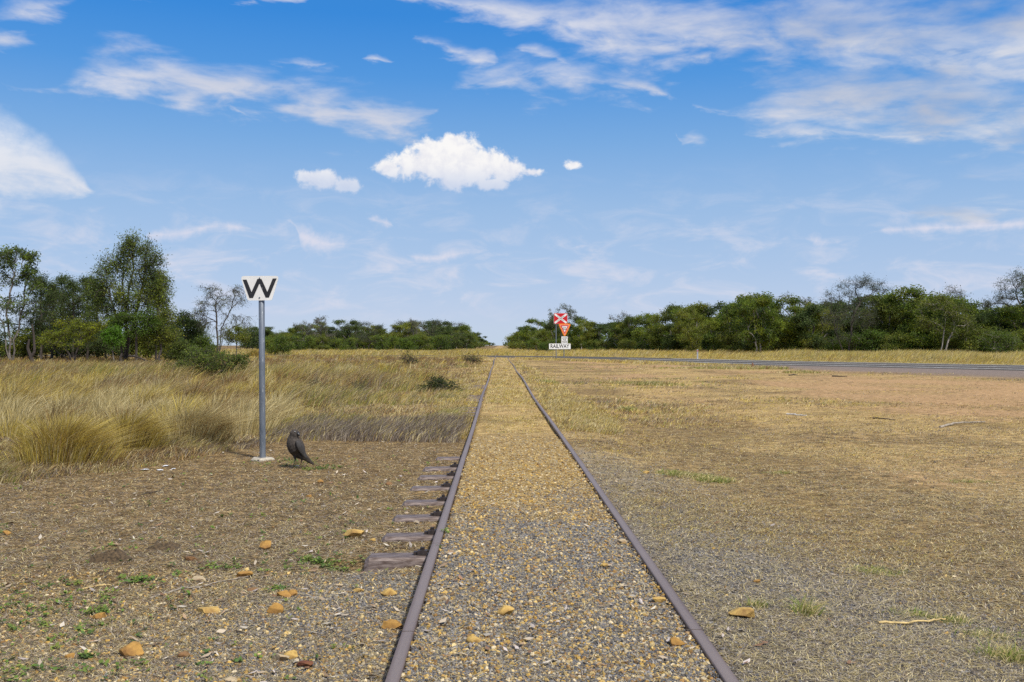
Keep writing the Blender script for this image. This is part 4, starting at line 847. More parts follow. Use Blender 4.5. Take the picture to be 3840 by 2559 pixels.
# nearer shrubs in the grass
hero('shrub', 470, 884, 30.8, 80, [(455, 850, 0, 50, 30, 1.2), (500, 838, 0, 50, 22, 1), (422, 852, 0, 34, 16, .6), (540, 826, 0.2, 34, 9, .6), (465, 816, .2, 50, 18, .9)], 175, [[(470, 886, 0), (468, 868, 0)], [(476, 886, .1), (490, 866, .1)]], [(.12, .17, .026), (.15, .19, .030), (.09, .13, .024)], 'dark green prickly shrub spreading in the grass before the drooping tree', 'shrub', bark=M_BARK_D, per=46, leaf=(.065, .026), spread=.13, twig=.2, twigs=6, r_tip=.006, r_max=.03, leafmat=M_LEAF1)
hero('shrub', 1008, 904, 25.7, 81, [(990, 888, 0, 20, 12, 1), (1015, 882, 0, 18, 10, 1), (1000, 876, 0, 14, 6, .5), (1040, 886, 0, 14, 5, .4), (975, 897, 0, 14, 6, .5)], 70, [[(1005, 905, 0), (1003, 893, 0)], [(1010, 905, .05), (1022, 892, 0)]], [(.045, .065, .018), (.06, .085, .02)], 'small dark green shrub alone on the straw beside the rail', 'shrub', bark=M_BARK_D, per=40, leaf=(.045, .02), spread=.07, twig=.12, twigs=5, r_tip=.005, r_max=.02, leafmat=M_LEAF1)
for px, py, h, lab in ((828, 912, 34, 'thin weedy plant with reddish stems in the straw'), (722, 905, 30, 'wiry dark weed in the grass between the crow and the far bush'), (688, 935, 32, 'dark stalky weed in the grass just past the W pole'), (775, 918, 26, 'low stalky weed beside the reddish one'), (940, 845, 30, 'brown upright tussock weed in the middle of the field'), (1085, 838, 18, 'small dark bush by the road end of the field')):
    Y = F * CAMZ / (py - VY)
    hero('weed', px, py, Y, int(px) + 3, [(px - 6, py - h * .7, 0, 10, h * .3, 1), (px + 7, py - h * .6, 0, 10, h * .3, 1)], 26, [[(px, py, 0), (px + 2, py - h * .4, 0)]], [(.12, .13, .04), (.22, .17, .06)], lab, 'weed', bark=M_BARK_D, per=8, leaf=(.0022 * Y, .0010 * Y), spread=.004 * Y, twig=.006 * Y, twigs=5, r_tip=.00016 * Y, r_max=.02, upw=.7, leafmat=M_LEAF1)
# ------------------------------------------------------------------ grass, straw, litter and stones that nobody could count
M_GRASS = mat_col('dry_grass', 0.75, 0.24, 0.2)
M_LITTER = mat_col('litter', 0.85, 0.05, 0.15)
M_STONE = mat_col('stones', 0.85, 0.0, 0.2, nz=0.25, nscale=160)
PW = F / 2353 * 1024                        # pixels of the render per metre at one metre

def scatter(n, x0, x1, y0, y1, rng, power=1.0):
    """points on the ground, thinning out with distance as they do to the eye"""
    t = rng.random(n) ** power; py = y0 + (y1 - y0) * t
    return ground_at(x0 + (x1 - x0) * rng.random(n), py)
def blades(g, x, y, h, w, lx, ly, col, rng, z=None, curl=0.35, flat=False):
    n = len(x); z = gz(x, y) if z is None else z
    yaw = rng.random(n) * math.pi if not flat else np.arctan2(lx, -ly); ux = np.cos(yaw); uy = np.sin(yaw) * (1.0 if flat else 0.6)
    bz = np.stack([x, y, z - 0.01], 1); U = np.stack([ux, uy, np.zeros(n)], 1) * (w / 2)[:, None]
    ln = np.sqrt(lx * lx + ly * ly); drop = np.clip(ln / np.maximum(h, 1e-4), 0, 3)
    mid = bz + np.stack([lx * curl, ly * curl, h * 0.58], 1); tip = bz + np.stack([lx, ly, h * (1 - 0.18 * drop).clip(0.15, 1)], 1)
    v = np.stack([bz - U, bz + U, mid + U * 0.75, mid - U * 0.75, tip], 1)
    i = np.arange(n)[:, None] * 5
    g.add(v.reshape(-1, 3), [i + np.array([[0, 1, 2, 3]]), i + np.array([[3, 2, 4]])], np.repeat(col, 5, 0))
PALE = np.array([(0.58, 0.475, 0.225), (0.49, 0.395, 0.165), (0.67, 0.57, 0.32), (0.40, 0.31, 0.13)])
GOLD = np.array([(0.60, 0.46, 0.09), (0.50, 0.38, 0.075), (0.68, 0.55, 0.16), (0.40, 0.30, 0.06)])
BROWN = np.array([(0.32, 0.20, 0.085), (0.24, 0.15, 0.065), (0.40, 0.26, 0.11), (0.16, 0.105, 0.05)])
DEAD = np.array([(0.19, 0.148, 0.115), (0.13, 0.10, 0.08), (0.27, 0.22, 0.17), (0.40, 0.335, 0.26)])
GREEN = np.array([(0.27, 0.28, 0.07), (0.34, 0.32, 0.09), (0.20, 0.23, 0.05)])
def tufts(g, cx, cy, h, per, rad, wind, pal_w, rng, wmul=1.0, fan=0.35):
    """PAL_W: list of (palette, weight array per tuft)"""
    nt_ = len(cx); k = np.repeat(np.arange(nt_), per); n = len(k)
    x = cx[k] + rng.normal(size=n) * rad[k]; y = cy[k] + rng.normal(size=n) * rad[k]
    hh = h[k] * (0.5 + 0.65 * rng.random(n))
    ang = rng.random(n) * 2 * math.pi; f = fan * hh * rng.random(n) * 1.4
    wd = wind[k] * hh * (0.35 + 0.9 * rng.random(n))
    W = np.cumsum(np.stack([w_ for _, w_ in pal_w], 1), 1); W = W / W[:, -1:]
    pick = (rng.random(nt_)[:, None] > W).sum(1); col = np.zeros((n, 3)); tone = 0.8 + 0.4 * rng.random(nt_)
    for q, (pal, _) in enumerate(pal_w):
        mk = pick[k] == q; col[mk] = pal[rng.integers(0, len(pal), mk.sum())]
    col *= (tone[k] * (0.75 + 0.5 * rng.random(n)))[:, None]
    wdt = (0.0024 + 0.00042 * np.abs(y)) * wmul * (0.7 + 0.6 * rng.random(n))
    blades(g, x, y, hh, wdt, np.cos(ang) * f + wd, np.sin(ang) * f - 0.15 * wd, col, rng)
rng = np.random.default_rng(77)
# where bare patches, sleepers, shrubs must stay clear
def clear_of(x, y, spots):
    m_ = np.ones(len(x), bool)
    for sx, sy, r in spots: m_ &= (x - sx) ** 2 + (y - sy) ** 2 > r * r
    return m_

# -- the tall dry field on the grass side
EDGE_X = np.array([-30, -7, -4.45, -3.9, -3.4, -3.05, -2.9, -2.6, -0.4]); EDGE_Y = np.array([8.6, 8.7, 8.95, 9.6, 10.4, 11.7, 12.6, 13.0, 12.6])
x, y = scatter(62000, -560, 1120, 799, 1115, rng, 1.25)
n1 = vnoise(x, y, 2.2, 31, 3); n2 = vnoise(x, y, 6.5, 32, 3); n3 = vnoise(x, y, 0.9, 33, 2)
off = -x
keep = (y > np.interp(x, EDGE_X, EDGE_Y) + 0.7 * (n3 - 0.5)) & (y < 108) & (x < XL - 0.22 - 0.3 * sstep(15, 25, y))
d, hw = road_d(x, y); keep &= d < -hw - 0.6
side = sstep(1.6, 5.0, off + 0.02 * y)
H = (0.11 + 0.34 * side * sstep(11, 16, y - 0.5 * (off - 3))) * (0.55 + 0.9 * n1) * (0.8 + 0.5 * n2)
nearroad = sstep(-hw - 12, -hw - 3, d) * (x < -3.5); H = np.maximum(H, 0.5 * nearroad * (0.6 + 0.5 * n1)); H = np.where((off > 3.0) & (y < 16), np.maximum(H * 0.6, 0.17 * (0.5 + n1)), H)
H = H * (1 - 0.45 * sstep(40, 58, y)) * (0.25 + 1.1 * sstep(0.40, 0.60, vnoise(x, y, 2.4, 37, 3)))
dead = (1 - sstep(14.6, 16.8, y + 1.0 * (n3 - .5))) * (off < 3.1)
H = np.where(dead > 0.5, 0.10 + 0.16 * n3 * sstep(12.4, 13.2, y), H)
track_lite = (1 - sstep(1.4, 3.2, off + 1.2 * (n1 - 0.5)))
thin = np.where((off < 2.2) & (y > 16), 0.75, 1.0)
keep &= rng.random(len(x)) < thin
keep &= ~((x > XM - 1.02) & ((np.abs(y - 17.9) < 1.5) | (np.abs(y - 22.6) < 1.4) | (np.abs(y - 28.7) < 1.0)) & (rng.random(len(x)) < 0.85))
K = keep; print('field tufts', K.sum())
w_green = 0.8 * sstep(0.5, 0.7, n2) + 0.16; w_brown = 0.25 + 1.4 * sstep(0.56, 0.72, n1) + 1.6 * sstep(48, 60, y) + 0.8 * sstep(0.6, 0.45, n2); w_gold = 0.7 * sstep(0.42, 0.6, vnoise(x, y, 4.0, 36, 3)) * side + 0.1
PWT = [(PALE, 0.75 * np.ones(len(x))), (GOLD, 1.5 * w_gold), (BROWN, w_brown * (0.3 + 0.7 * side)), (GREEN, w_green), (DEAD, 0.25 + 4.2 * dead)]
g = Geo()
tufts(g, x[K], y[K], H[K], 9, (0.035 + 0.0022 * y[K]), 0.25 + 1.1 * n2[K], [(p, w_[K]) for p, w_ in PWT], rng)
# under-layer of matted stems
x2, y2 = scatter(30000, -560, 1120, 800, 1100, rng, 1.1)
k2 = (y2 > np.interp(x2, EDGE_X, EDGE_Y)) & (y2 < 90) & (x2 < XL - 0.25); x2 = x2[k2]; y2 = y2[k2]
nn = vnoise(x2, y2, 2.2, 31, 3); dd = (1 - sstep(14.6, 16.8, y2)) * (-x2 < 3.1)
tufts(g, x2, y2, 0.05 + 0.10 * nn, 6, 0.05 + 0.002 * y2, np.full(len(x2), 0.8), [(PALE, 0.5 * np.ones(len(x2))), (BROWN, 0.6 * np.ones(len(x2))), (DEAD, 0.5 + 4 * dd)], rng, 1.1, 1.2)
def splay(gq, X, Y, wx, hh, n, pal, wind, r):
    q_ = r.normal(size=(n, 2)) * (0.42, 0.30); hb = hh * (0.6 + 0.55 * r.random(n)) * (1 - 0.4 * np.clip((q_ ** 2).sum(1), 0, 1.2)); an = r.random(n) * 6.28
    cb = np.where((r.random(n) < 0.7)[:, None], pal[r.integers(0, 4, n)], PALE[r.integers(0, 4, n)]) * (0.7 + 0.5 * r.random((n, 1)))
    blades(gq, X + q_[:, 0] * wx * 0.5, Y + q_[:, 1] * wx * 0.5, hb, (0.0028 + 0.0004 * Y) * (0.7 + 0.6 * r.random(n)), q_[:, 0] * hb * 0.8 + wind * hb * (0.3 + 0.7 * r.random(n)) + np.cos(an) * hb * 0.2, q_[:, 1] * hb * 0.8 + np.sin(an) * hb * 0.2, cb, r, curl=0.3)
tx, ty = scatter(330, -200, 1050, 812, 1010, rng, 1.15)
for X_, Y_ in zip(tx, ty):
    if X_ < -2.6 - 0.05 * Y_ and Y_ > np.interp(X_, EDGE_X, EDGE_Y) + 0.6 and Y_ < 66:
        splay(g, X_, Y_, 0.35 + 0.5 * rng.random(), (0.32 + 0.34 * rng.random()) * (1 - 0.3 * (Y_ > 40)), int(np.clip(5200 / Y_, 90, 420)), (PALE, GOLD, BROWN, PALE * 1.05)[int(rng.integers(0, 4))], 0.3 + 0.5 * rng.random(), rng)
tag(g.obj('field_grass', M_GRASS), 'dry yellow and brown grass of the open field', kind='stuff')

# -- big leaning tussocks at the edge of the field
def tussock(px, py, wpx, hpx, pal, n, wind, seed, label, dark=0.2):
    r = np.random.default_rng(seed); X, Y = ground_at(px, py); s = Y / F
    gq = Geo(); wx = wpx * s / 2; hh = hpx * s
    nt_ = max(12, n // 26); cx = X + (r.random(nt_) * 2 - 1) * wx * 0.8; cy = Y + 0.3 + r.random(nt_) * wx * 0.9
    k_ = r.random(nt_)
    nb = n; q_ = r.normal(size=(nb, 2)) * (0.42, 0.30); bx_ = X + q_[:, 0] * wx * 0.62; by_ = Y + 0.35 * wx + q_[:, 1] * wx * 0.7
    hb = hh * (0.6 + 0.55 * r.random(nb)) * (1 - 0.45 * np.clip((q_ ** 2).sum(1), 0, 1.2)); an = r.random(nb) * 6.28
    lx_ = q_[:, 0] * hb * 0.95 + wind * hb * (0.3 + 0.8 * r.random(nb)) + np.cos(an) * hb * 0.25; ly_ = q_[:, 1] * hb * 0.9 - 0.12 * hb + np.sin(an) * hb * 0.25
    cb = np.where((r.random(nb) < 0.62)[:, None], pal[r.integers(0, 4, nb)], np.where((r.random(nb) < 0.6)[:, None], PALE[r.integers(0, 4, nb)], BROWN[r.integers(0, 4, nb)] * (1.2 - dark))) * (0.7 + 0.55 * r.random((nb, 1)))
    blades(gq, bx_, by_, hb, (0.0028 + 0.0004 * Y) * (0.7 + 0.6 * r.random(nb)), lx_, ly_, cb, r, curl=0.28)
    # old stems lying down round the foot
    ns = nt_ * 12; cx2 = X + (r.random(ns) * 2 - 1) * wx; cy2 = Y + 0.1 + r.random(ns) * wx
    a = r.random(ns) * 6.28
    blades(gq, cx2, cy2, 0.03 + 0.10 * r.random(ns) * hh, np.full(ns, 0.005), 0.28 * hh + 0.5 * hh * np.abs(np.cos(a)), 0.35 * hh * np.sin(a) - 0.2 * hh, BROWN[r.integers(0, 4, ns)] * (0.7 + 0.7 * r.random((ns, 1))), r)
    o = gq.obj('grass_tussock', M_GRASS); tag(o, label, 'grass tussock', 'leaning tussocks at the field edge'); return o
tussock(130, 1075, 330, 125, GOLD, 4200, 0.5, 1, 'biggest golden tussock at the bare ground, cut by the frame edge')
tussock(290, 1050, 200, 105, GOLD * 0.9, 2200, 0.65, 2, 'brownish gold tussock sprawling beside the biggest one', 0.5)
tussock(440, 1032, 230, 112, PALE, 3000, 0.85, 3, 'pale combed over tussock between the big golden ones and the W pole')
tussock(555, 985, 150, 80, PALE, 1500, 0.7, 4, 'smaller pale tussock just behind the W pole')
tussock(180, 985, 240, 90, PALE, 1800, 0.7, 5, 'pale upright tussock behind the biggest golden one')
tussock(365, 930, 150, 70, PALE, 1200, 0.6, 6, 'bright straw tussock standing above the field before the dark prickly shrub')
tussock(30, 960, 160, 90, GOLD, 1200, 0.7, 7, 'golden tussock behind the biggest one at the frame edge')
tussock(585, 822, 60, 22, GOLD, 700, 0.4, 8, 'rounded orange straw hump beyond the dark prickly shrub')

# -- short grass between and beside the rails
g = Geo()
x, y = scatter(16000, 1000, 1420, 812, 1010, rng, 1.0)
n1 = vnoise(x, y, 0.7, 41); mid = np.abs(x - XM)
keep = (y > 12.6 + 2.0 * (n1 - 0.5)) & (y < 100) & (mid < 1.6) & (np.abs(mid - HG) > 0.055)
keep &= ~((np.abs(y - 17.9) < 1.5) & (mid < 0.5) & (rng.random(len(x)) < 0.8))
keep &= rng.random(len(x)) < np.where(mid < 0.5, 0.35 + 0.65 * sstep(14, 19, y) * (0.4 + n1), 0.8)
x, y, n1, mid = x[keep], y[keep], n1[keep], mid[keep]
hh = np.where(mid < HG, 0.03 + 0.07 * n1 * sstep(13, 20, y), 0.05 + 0.09 * n1) * (0.6 + 0.4 * sstep(0.03, 0.2, np.abs(mid - HG)))
tufts(g, x, y, hh, 7, 0.03 + 0.001 * y, np.full(len(x), 0.5), [(PALE, np.ones(len(x))), (GOLD, 0.35 + 0 * x), (BROWN, 0.25 + 0 * x), (GREEN, 0.07 + 0 * x)], rng, 0.9, 0.8)
tag(g.obj('track_grass', M_GRASS), 'short straw coloured grass growing through the track', kind='stuff')

# -- mown stubble on the open side
g = Geo()
x, y = scatter(46000, 1180, 2700, 822, 1300, rng, 0.9)
n1 = vnoise(x, y, 1.4, 51, 4); n2 = vnoise(x, y, 5.0, 52, 3)
gry, och, red, straw, sh = cover(x, y)
d, hw = road_d(x, y)
tuftz = np.exp(-(((x - 2.4 - 0.02 * (y - 19)) / 1.5) ** 2 + ((y - 19.5) / 3.5) ** 2)); patch = sstep(0.52, 0.68, n2) * sstep(18, 26, y)
keep = (x > XR + 0.12) & (d < -hw - 0.4) & (rng.random(len(x)) < (straw * 1.0 + tuftz + 0.6 * patch + 0.12) * (1 - sh) * (1 - 0.75 * sstep(0.3, 0.8, red)))
hh = (0.012 + 0.028 * n1) * (1 + 0.4 * sstep(8, 20, y)) + 0.14 * tuftz * n1 + 0.10 * patch * n1 + 0.05 * (1 - sstep(0.15, 0.9, x - XR)) * sstep(13, 18, y)
K = keep; print('stubble', K.sum())
tufts(g, x[K], y[K], hh[K], 6, 0.03 + 0.0016 * y[K], 1.1 + 0 * x[K], [(PALE, 0.8 * np.ones(K.sum())), (GOLD, (0.3 + 0.4 * n2)[K]), (BROWN, (0.8 * (1 - patch))[K]), (DEAD, (0.5 + 1.2 * sstep(0.55, 0.4, vnoise(x, y, 2.2, 58, 3)))[K]), (GREEN, (0.03 + 0.5 * tuftz + 0.5 * patch)[K])], rng, 1.0, 1.3)
# weedy fringe round the termite mound and along the shoulder
for px, py, wpx, hgt, n_ in ((1740, 848, 110, 0.16, 500), (1620, 846, 150, 0.10, 500), (1430, 882, 90, 0.08, 260), (1500, 885, 90, 0.12, 300), (1840, 856, 80, 0.10, 260)):
    X, Y = ground_at(px, py); r = wpx * Y / F / 2
    cx = X + rng.normal(size=n_) * r * 0.55; cy = Y + rng.normal(size=n_) * r * 0.5
    tufts(g, cx, cy, hgt * (0.5 + rng.random(n_)), 7, np.full(n_, 0.06), np.full(n_, 0.5), [(PALE, np.ones(n_)), (GREEN, 0.8 * np.ones(n_)), (BROWN, 0.3 * np.ones(n_))], rng, 1.0, 0.6)
# a ragged fringe at the near edge of the road where it reaches the crossing
kk = rng.integers(90, 260, 5200); P0 = ROAD[kk] - RNOR[kk] * (RHALF[kk] + 0.3 + 3.0 * rng.random(len(kk)) ** 1.3)[:, None] + rng.normal(size=(len(kk), 2)) * 0.25
fx, fy = P0.T; ok = (fx > 1.6) & (fx < 15) | (fx < -1.4) & (fx > -40); fx, fy = fx[ok], fy[ok]
tufts(g, fx, fy, 0.09 + 0.15 * vnoise(fx, fy, 3.0, 59, 2) * (1 - sstep(9, 15, fx)), 7, np.full(len(fx), 0.15), np.full(len(fx), 0.5), [(PALE, np.ones(len(fx))), (GOLD, 0.7 * np.ones(len(fx))), (BROWN, 0.4 * np.ones(len(fx)))], rng, 0.85, 0.5)
tag(g.obj('stubble', M_GRASS), 'flattened straw and mown grass on the open side', kind='stuff')

# -- tall yellow grass beyond the road
g = Geo()
k = rng.integers(18, len(ROAD) - 40, 60000); fr = rng.random(len(k))
P0 = ROAD[k] + (ROAD[k + 1] - ROAD[k]) * fr[:, None]; dist = RHALF[k] + 0.5 + rng.random(len(k)) ** 1.6 * np.where(P0[:, 0] < 12, 150, 26)
x, y = (P0 + RNOR[k] * dist[:, None]).T
vis = (np.abs(x) < 0.62 * y) & (y < 330); x, y, dist, k = x[vis], y[vis], dist[vis], k[vis]
sel = rng.random(len(x)) < np.clip(75 / y, 0, 1) ** 1.2; x, y, dist, k = x[sel], y[sel], dist[sel], k[sel]
d2 = dist - RHALF[k]; n1 = vnoise(x, y, 4.0, 61, 3); n2 = vnoise(x, y, 14.0, 62, 2)
hh = 0.12 + 0.78 * sstep(1.0, 4.5, d2) * (0.45 + 0.9 * n1) * (0.7 + 0.5 * n2); hh = hh * np.where(x < 8, 0.72, 1.0)
print('verge', len(x))
tufts(g, x, y, hh, 9, 0.08 + 0.0014 * y, 0.45 + 0.4 * n1, [(PALE, np.ones(len(x))), (GOLD, 1.2 + 0 * x), (GREEN, 0.22 + 0 * x), (BROWN, 0.2 + 0 * x)], rng, 0.85, 0.3)
tag(g.obj('verge_grass', M_GRASS), 'tall yellow grass along the far edge of the road and over the line beyond it', kind='stuff')

# -- straws and twigs lying about
g = Geo()
x, y = scatter(330000, -220, 2500, 985, 1640, rng, 1.0)
gry, och, red, straw, sh = cover(x, y); n1 = vnoise(x, y, 0.6, 71, 3)
inn = (x > XL - 0.02) & (x < XR + 0.02); lf = x < XL
p = np.where(inn, 0.12, np.where(lf, 0.82 - 0.4 * gry, 0.95 * (0.42 + straw) * (1 - 0.1 * gry))) * (0.35 + 1.1 * n1)
K = (rng.random(len(x)) < p) & (np.abs(np.abs(x - XM) - HG) > 0.045) & (y < np.where(lf, np.interp(x, EDGE_X, EDGE_Y) + 1.0, 99)); x, y, lf, n1 = x[K], y[K], lf[K], n1[K]; n = len(x); print('straws', n)
a = rng.random(n) * 2 * math.pi; ln = (0.02 + 0.07 * rng.random(n) ** 2) * (1 + 0.06 * y)
tone = (0.5 + 0.95 * rng.random((n, 1)))
col = np.where((rng.random(n) < np.where(lf, 0.58, 0.42))[:, None], DEAD[rng.integers(0, 4, n)] * 0.9, PALE[rng.integers(0, 4, n)] * np.array([0.78, 0.78, 0.84])) * tone
blades(g, x, y, 0.004 + 0.014 * rng.random(n), (0.0013 + 0.00026 * y) * (0.7 + 0.8 * rng.random(n)), np.cos(a) * ln, np.sin(a) * ln, col, rng, z=gz(x, y) + 0.010, flat=True, curl=0.48)
tag(g.obj('straw_litter', M_LITTER), 'bits of straw and twig strewn over the bare ground', kind='stuff')

# -- fallen leaves and bark
g = Geo()
x, y = scatter(4600, -60, 2000, 1000, 1600, rng, 0.8)
n1 = vnoise(x, y, 0.8, 72, 3); nearrail = np.exp(-((x - XL + 0.45) / 0.6) ** 2) + 0.7 * np.exp(-((x - XR) / 0.13) ** 2) * (y < 4.6)
p = np.where(x < XL, 0.10 + 0.6 * sstep(0.45, 0.65, n1) * sstep(4.5, 6.5, y) + 0.5 * nearrail * (0.25 + 0.75 * sstep(5, 6.5, y)), 0.05 + 0.8 * nearrail)
K = (rng.random(len(x)) < p) & (np.abs(np.abs(x - XM) - HG) > 0.06) & (y < np.interp(x, EDGE_X, EDGE_Y) + 0.4); x, y = x[K], y[K]; n = len(x); print('leaves', n)
a = rng.random(n) * 6.28; L_ = (0.008 + 0.016 * rng.random(n)) * (1 + 0.03 * y); W_ = L_ * (0.22 + 0.25 * rng.random(n)); z = gz(x, y) + 0.006
ax = np.stack([np.cos(a), np.sin(a), rng.normal(size=n) * 0.25], 1); sd_ = np.stack([-np.sin(a), np.cos(a), rng.normal(size=n) * 0.35], 1)
c0 = np.stack([x, y, z + 0.004 + 0.008 * rng.random(n)], 1); curl = np.stack([0 * x, 0 * x, L_ * 0.16 * rng.random(n)], 1)
v = np.stack([c0 - ax * L_[:, None] + curl, c0 - ax * L_[:, None] * 0.2 + sd_ * W_[:, None], c0 + ax * L_[:, None] + curl, c0 + ax * L_[:, None] * 0.1 - sd_ * W_[:, None]], 1)
LC = np.array([(0.52, 0.43, 0.32), (0.60, 0.53, 0.43), (0.38, 0.26, 0.16), (0.46, 0.36, 0.25), (0.30, 0.17, 0.10), (0.58, 0.50, 0.45)])
g.add(v.reshape(-1, 3), np.arange(n * 4).reshape(-1, 4), np.repeat(LC[rng.integers(0, 6, n)] * (0.5 + 0.55 * rng.random((n, 1))), 4, 0))
tag(g.obj('leaf_litter', M_LITTER), 'curled pale leaves and bark flakes on the bare ground', kind='stuff')

# -- little green weeds
g = Geo()
x, y = scatter(7000, -60, 1050, 1030, 1600, rng, 0.7); n1 = vnoise(x, y, 0.55, 73, 3)
K = (rng.random(len(x)) < 0.05 + 0.20 * sstep(0.5, 0.75, n1)) & (x < XL - 0.12) & (y < 11.5) & ~((x > -1.7) & (y < 5.2) & (rng.random(len(x)) < .85)); x, y = x[K], y[K]
xe, ye = [], []
for px, py, r_, n_ in ((760, 1290, 40, 50), (715, 1290, 30, 30), (640, 1355, 20, 10), (1012, 1265, 10, 26), (230, 1405, 22, 24), (1000, 1300, 15, 10), (665, 1065, 70, 60), (740, 1075, 40, 40), (60, 1400, 90, 14), (120, 1350, 90, 14), (310, 1330, 24, 14), (210, 1510, 16, 10), (330, 1335, 16, 16), (520, 1300, 30, 14)):
    X, Y = ground_at(px, py); s = Y / F; xe.append(X + rng.normal(size=n_) * r_ * s * .6); ye.append(Y + rng.normal(size=n_) * r_ * s * .6)
x = np.concatenate([x] + xe); y = np.concatenate([y] + ye); n = len(x); k = np.repeat(np.arange(n), 5); N5 = n * 5; print('weeds', n)
s_ = (0.006 + 0.010 * rng.random(n)) * (1 + 0.03 * y); a = rng.random(N5) * 6.28; r = s_[k] * (0.5 + 1.2 * rng.random(N5)); z0 = gz(x, y)[k]
c0 = np.stack([x[k] + np.cos(a) * r, y[k] + np.sin(a) * r, z0 + 0.006 + 0.018 * rng.random(N5)], 1)
ax = np.stack([np.cos(a), np.sin(a), rng.normal(size=N5) * 0.3 + 0.2], 1) * (s_[k] * 0.75)[:, None]; sd_ = np.stack([-np.sin(a), np.cos(a), rng.normal(size=N5) * 0.3], 1) * (s_[k] * 0.5)[:, None]
v = np.stack([c0 - ax, c0 + sd_, c0 + ax, c0 - sd_], 1)
GC = np.array([(0.13, 0.21, 0.035), (0.17, 0.24, 0.05), (0.09, 0.15, 0.04), (0.20, 0.24, 0.05)])
g.add(v.reshape(-1, 3), np.arange(N5 * 4).reshape(-1, 4), np.repeat(GC[rng.integers(0, 4, n)][k] * (0.7 + 0.5 * rng.random((N5, 1))), 4, 0))
tag(g.obj('green_weeds', M_GRASS), 'tiny green weeds sprouting from the bare soil', kind='stuff')
# green grass patches on the open side
g = Geo()
for px, py, rx, ry, n_, h_ in ((1590, 1104, 70, 9, 260, 0.045), (1640, 1112, 40, 7, 120, 0.05), (1545, 1096, 40, 5, 80, 0.03), (1850, 1455, 13, 12, 34, 0.075), (2020, 1320, 80, 20, 130, 0.03), (2100, 1430, 70, 16, 60, 0.03), (2190, 1440, 40, 10, 60, 0.04), (2325, 1525, 50, 18, 110, 0.055), (2270, 1470, 60, 16, 90, 0.03), (1740, 1445, 10, 6, 26, 0.05), (1437, 945, 14, 5, 60, 0.10), (1262, 885, 20, 4, 60, 0.12), (1790, 1090, 40, 5, 60, 0.03), (2240, 1110, 60, 5, 80, 0.03)):
    X, Y = ground_at(px, py); s = Y / F; cx = X + rng.normal(size=n_) * rx * s * 0.5; cy = Y + rng.normal(size=n_) * ry * s * 0.5 * Y / CAMZ * 0.55
    tufts(g, cx, cy, h_ * (0.5 + rng.random(n_)), 7, np.full(n_, 0.018), np.full(n_, 0.7), [(np.array([(0.20, 0.25, 0.045), (0.14, 0.19, 0.035), (0.30, 0.31, 0.08)]), np.ones(n_)), (PALE, 0.8 * np.ones(n_))], rng, 0.9, 1.6)
tag(g.obj('green_grass', M_GRASS), 'scattered tufts of fresh green grass in the straw', kind='stuff')

# -- stones of the ballast
_p = (1 + 5 ** 0.5) / 2
ICO = np.array([(-1, _p, 0), (1, _p, 0), (-1, -_p, 0), (1, -_p, 0), (0, -1, _p), (0, 1, _p), (0, -1, -_p), (0, 1, -_p), (_p, 0, -1), (_p, 0, 1), (-_p, 0, -1), (-_p, 0, 1)]); ICO = ICO / np.linalg.norm(ICO[0])
ICF = np.array([(0, 11, 5), (0, 5, 1), (0, 1, 7), (0, 7, 10), (0, 10, 11), (1, 5, 9), (5, 11, 4), (11, 10, 2), (10, 7, 6), (7, 1, 8), (3, 9, 4), (3, 4, 2), (3, 2, 6), (3, 6, 8), (3, 8, 9), (4, 9, 5), (2, 4, 11), (6, 2, 10), (8, 6, 7), (9, 8, 1)])
def stones(g, x, y, s, col, rng, sink=0.25):
    n = len(x); var = np.stack([ICO * (1 + 0.22 * np.random.default_rng(q).normal(size=(12, 1))) for q in range(12)])
    v = var[rng.integers(0, 12, n)] * (s[:, None] * (0.65 + 0.7 * rng.random((n, 3))) * (1, 1, 0.8))[:, None]
    a = rng.random(n) * 6.28; ca, sa_ = np.cos(a), np.sin(a); t = rng.normal(size=n) * 0.4; ct, st_ = np.cos(t), np.sin(t)
    vx, vy, vz = v[..., 0], v[..., 1], v[..., 2]
    vx, vz = vx * ct[:, None] - vz * st_[:, None], vx * st_[:, None] + vz * ct[:, None]
    w_ = np.stack([vx * ca[:, None] - vy * sa_[:, None] + x[:, None], vx * sa_[:, None] + vy * ca[:, None] + y[:, None], vz + (gz(x, y) + s * (0.5 - sink))[:, None]], -1)
    g.add(w_.reshape(-1, 3), (ICF[None] + (np.arange(n) * 12)[:, None, None]).reshape(-1, 3), np.repeat(col, 12, 0))
OCH = np.array([(0.48, 0.30, 0.075), (0.56, 0.39, 0.14), (0.40, 0.25, 0.08), (0.56, 0.42, 0.20), (0.48, 0.34, 0.14), (0.30, 0.17, 0.06), (0.60, 0.49, 0.31), (0.26, 0.17, 0.09)])
GRY = np.array([(0.11, 0.105, 0.105), (0.155, 0.15, 0.152), (0.075, 0.072, 0.073), (0.22, 0.205, 0.19), (0.30, 0.265, 0.21), (0.14, 0.12, 0.10)])
x, y = scatter(260000, -40, 2420, 1000, 1760, rng, 1.0)
K = (np.abs(np.abs(x - XM) - HG) > np.where(y < 13, 0.028, 0.045)) & ~((x < XL) & (x > -0.79) & (np.abs((y - 5.61) / 0.695 - np.round((y - 5.61) / 0.695)) < 0.2) & (y > 5.3) & (y < 10.2)); x, y = x[K], y[K]
gry, och, red, straw, sh = cover(x, y); u = rng.random(len(x)); inn = np.abs(x - XM) < HG
po = np.clip(och, 0, 1) * np.where(inn, 0.85, 0.36) + np.where(inn, 0.14, 0) * (y < 8) + np.where((x < XL) & (y < 5.5), 0.18, 0.006); pg = gry * 0.8 + 0.012
isO = u < po; isG = (~isO) & (u < po + pg); print('stones', isO.sum(), isG.sum())
g = Geo()
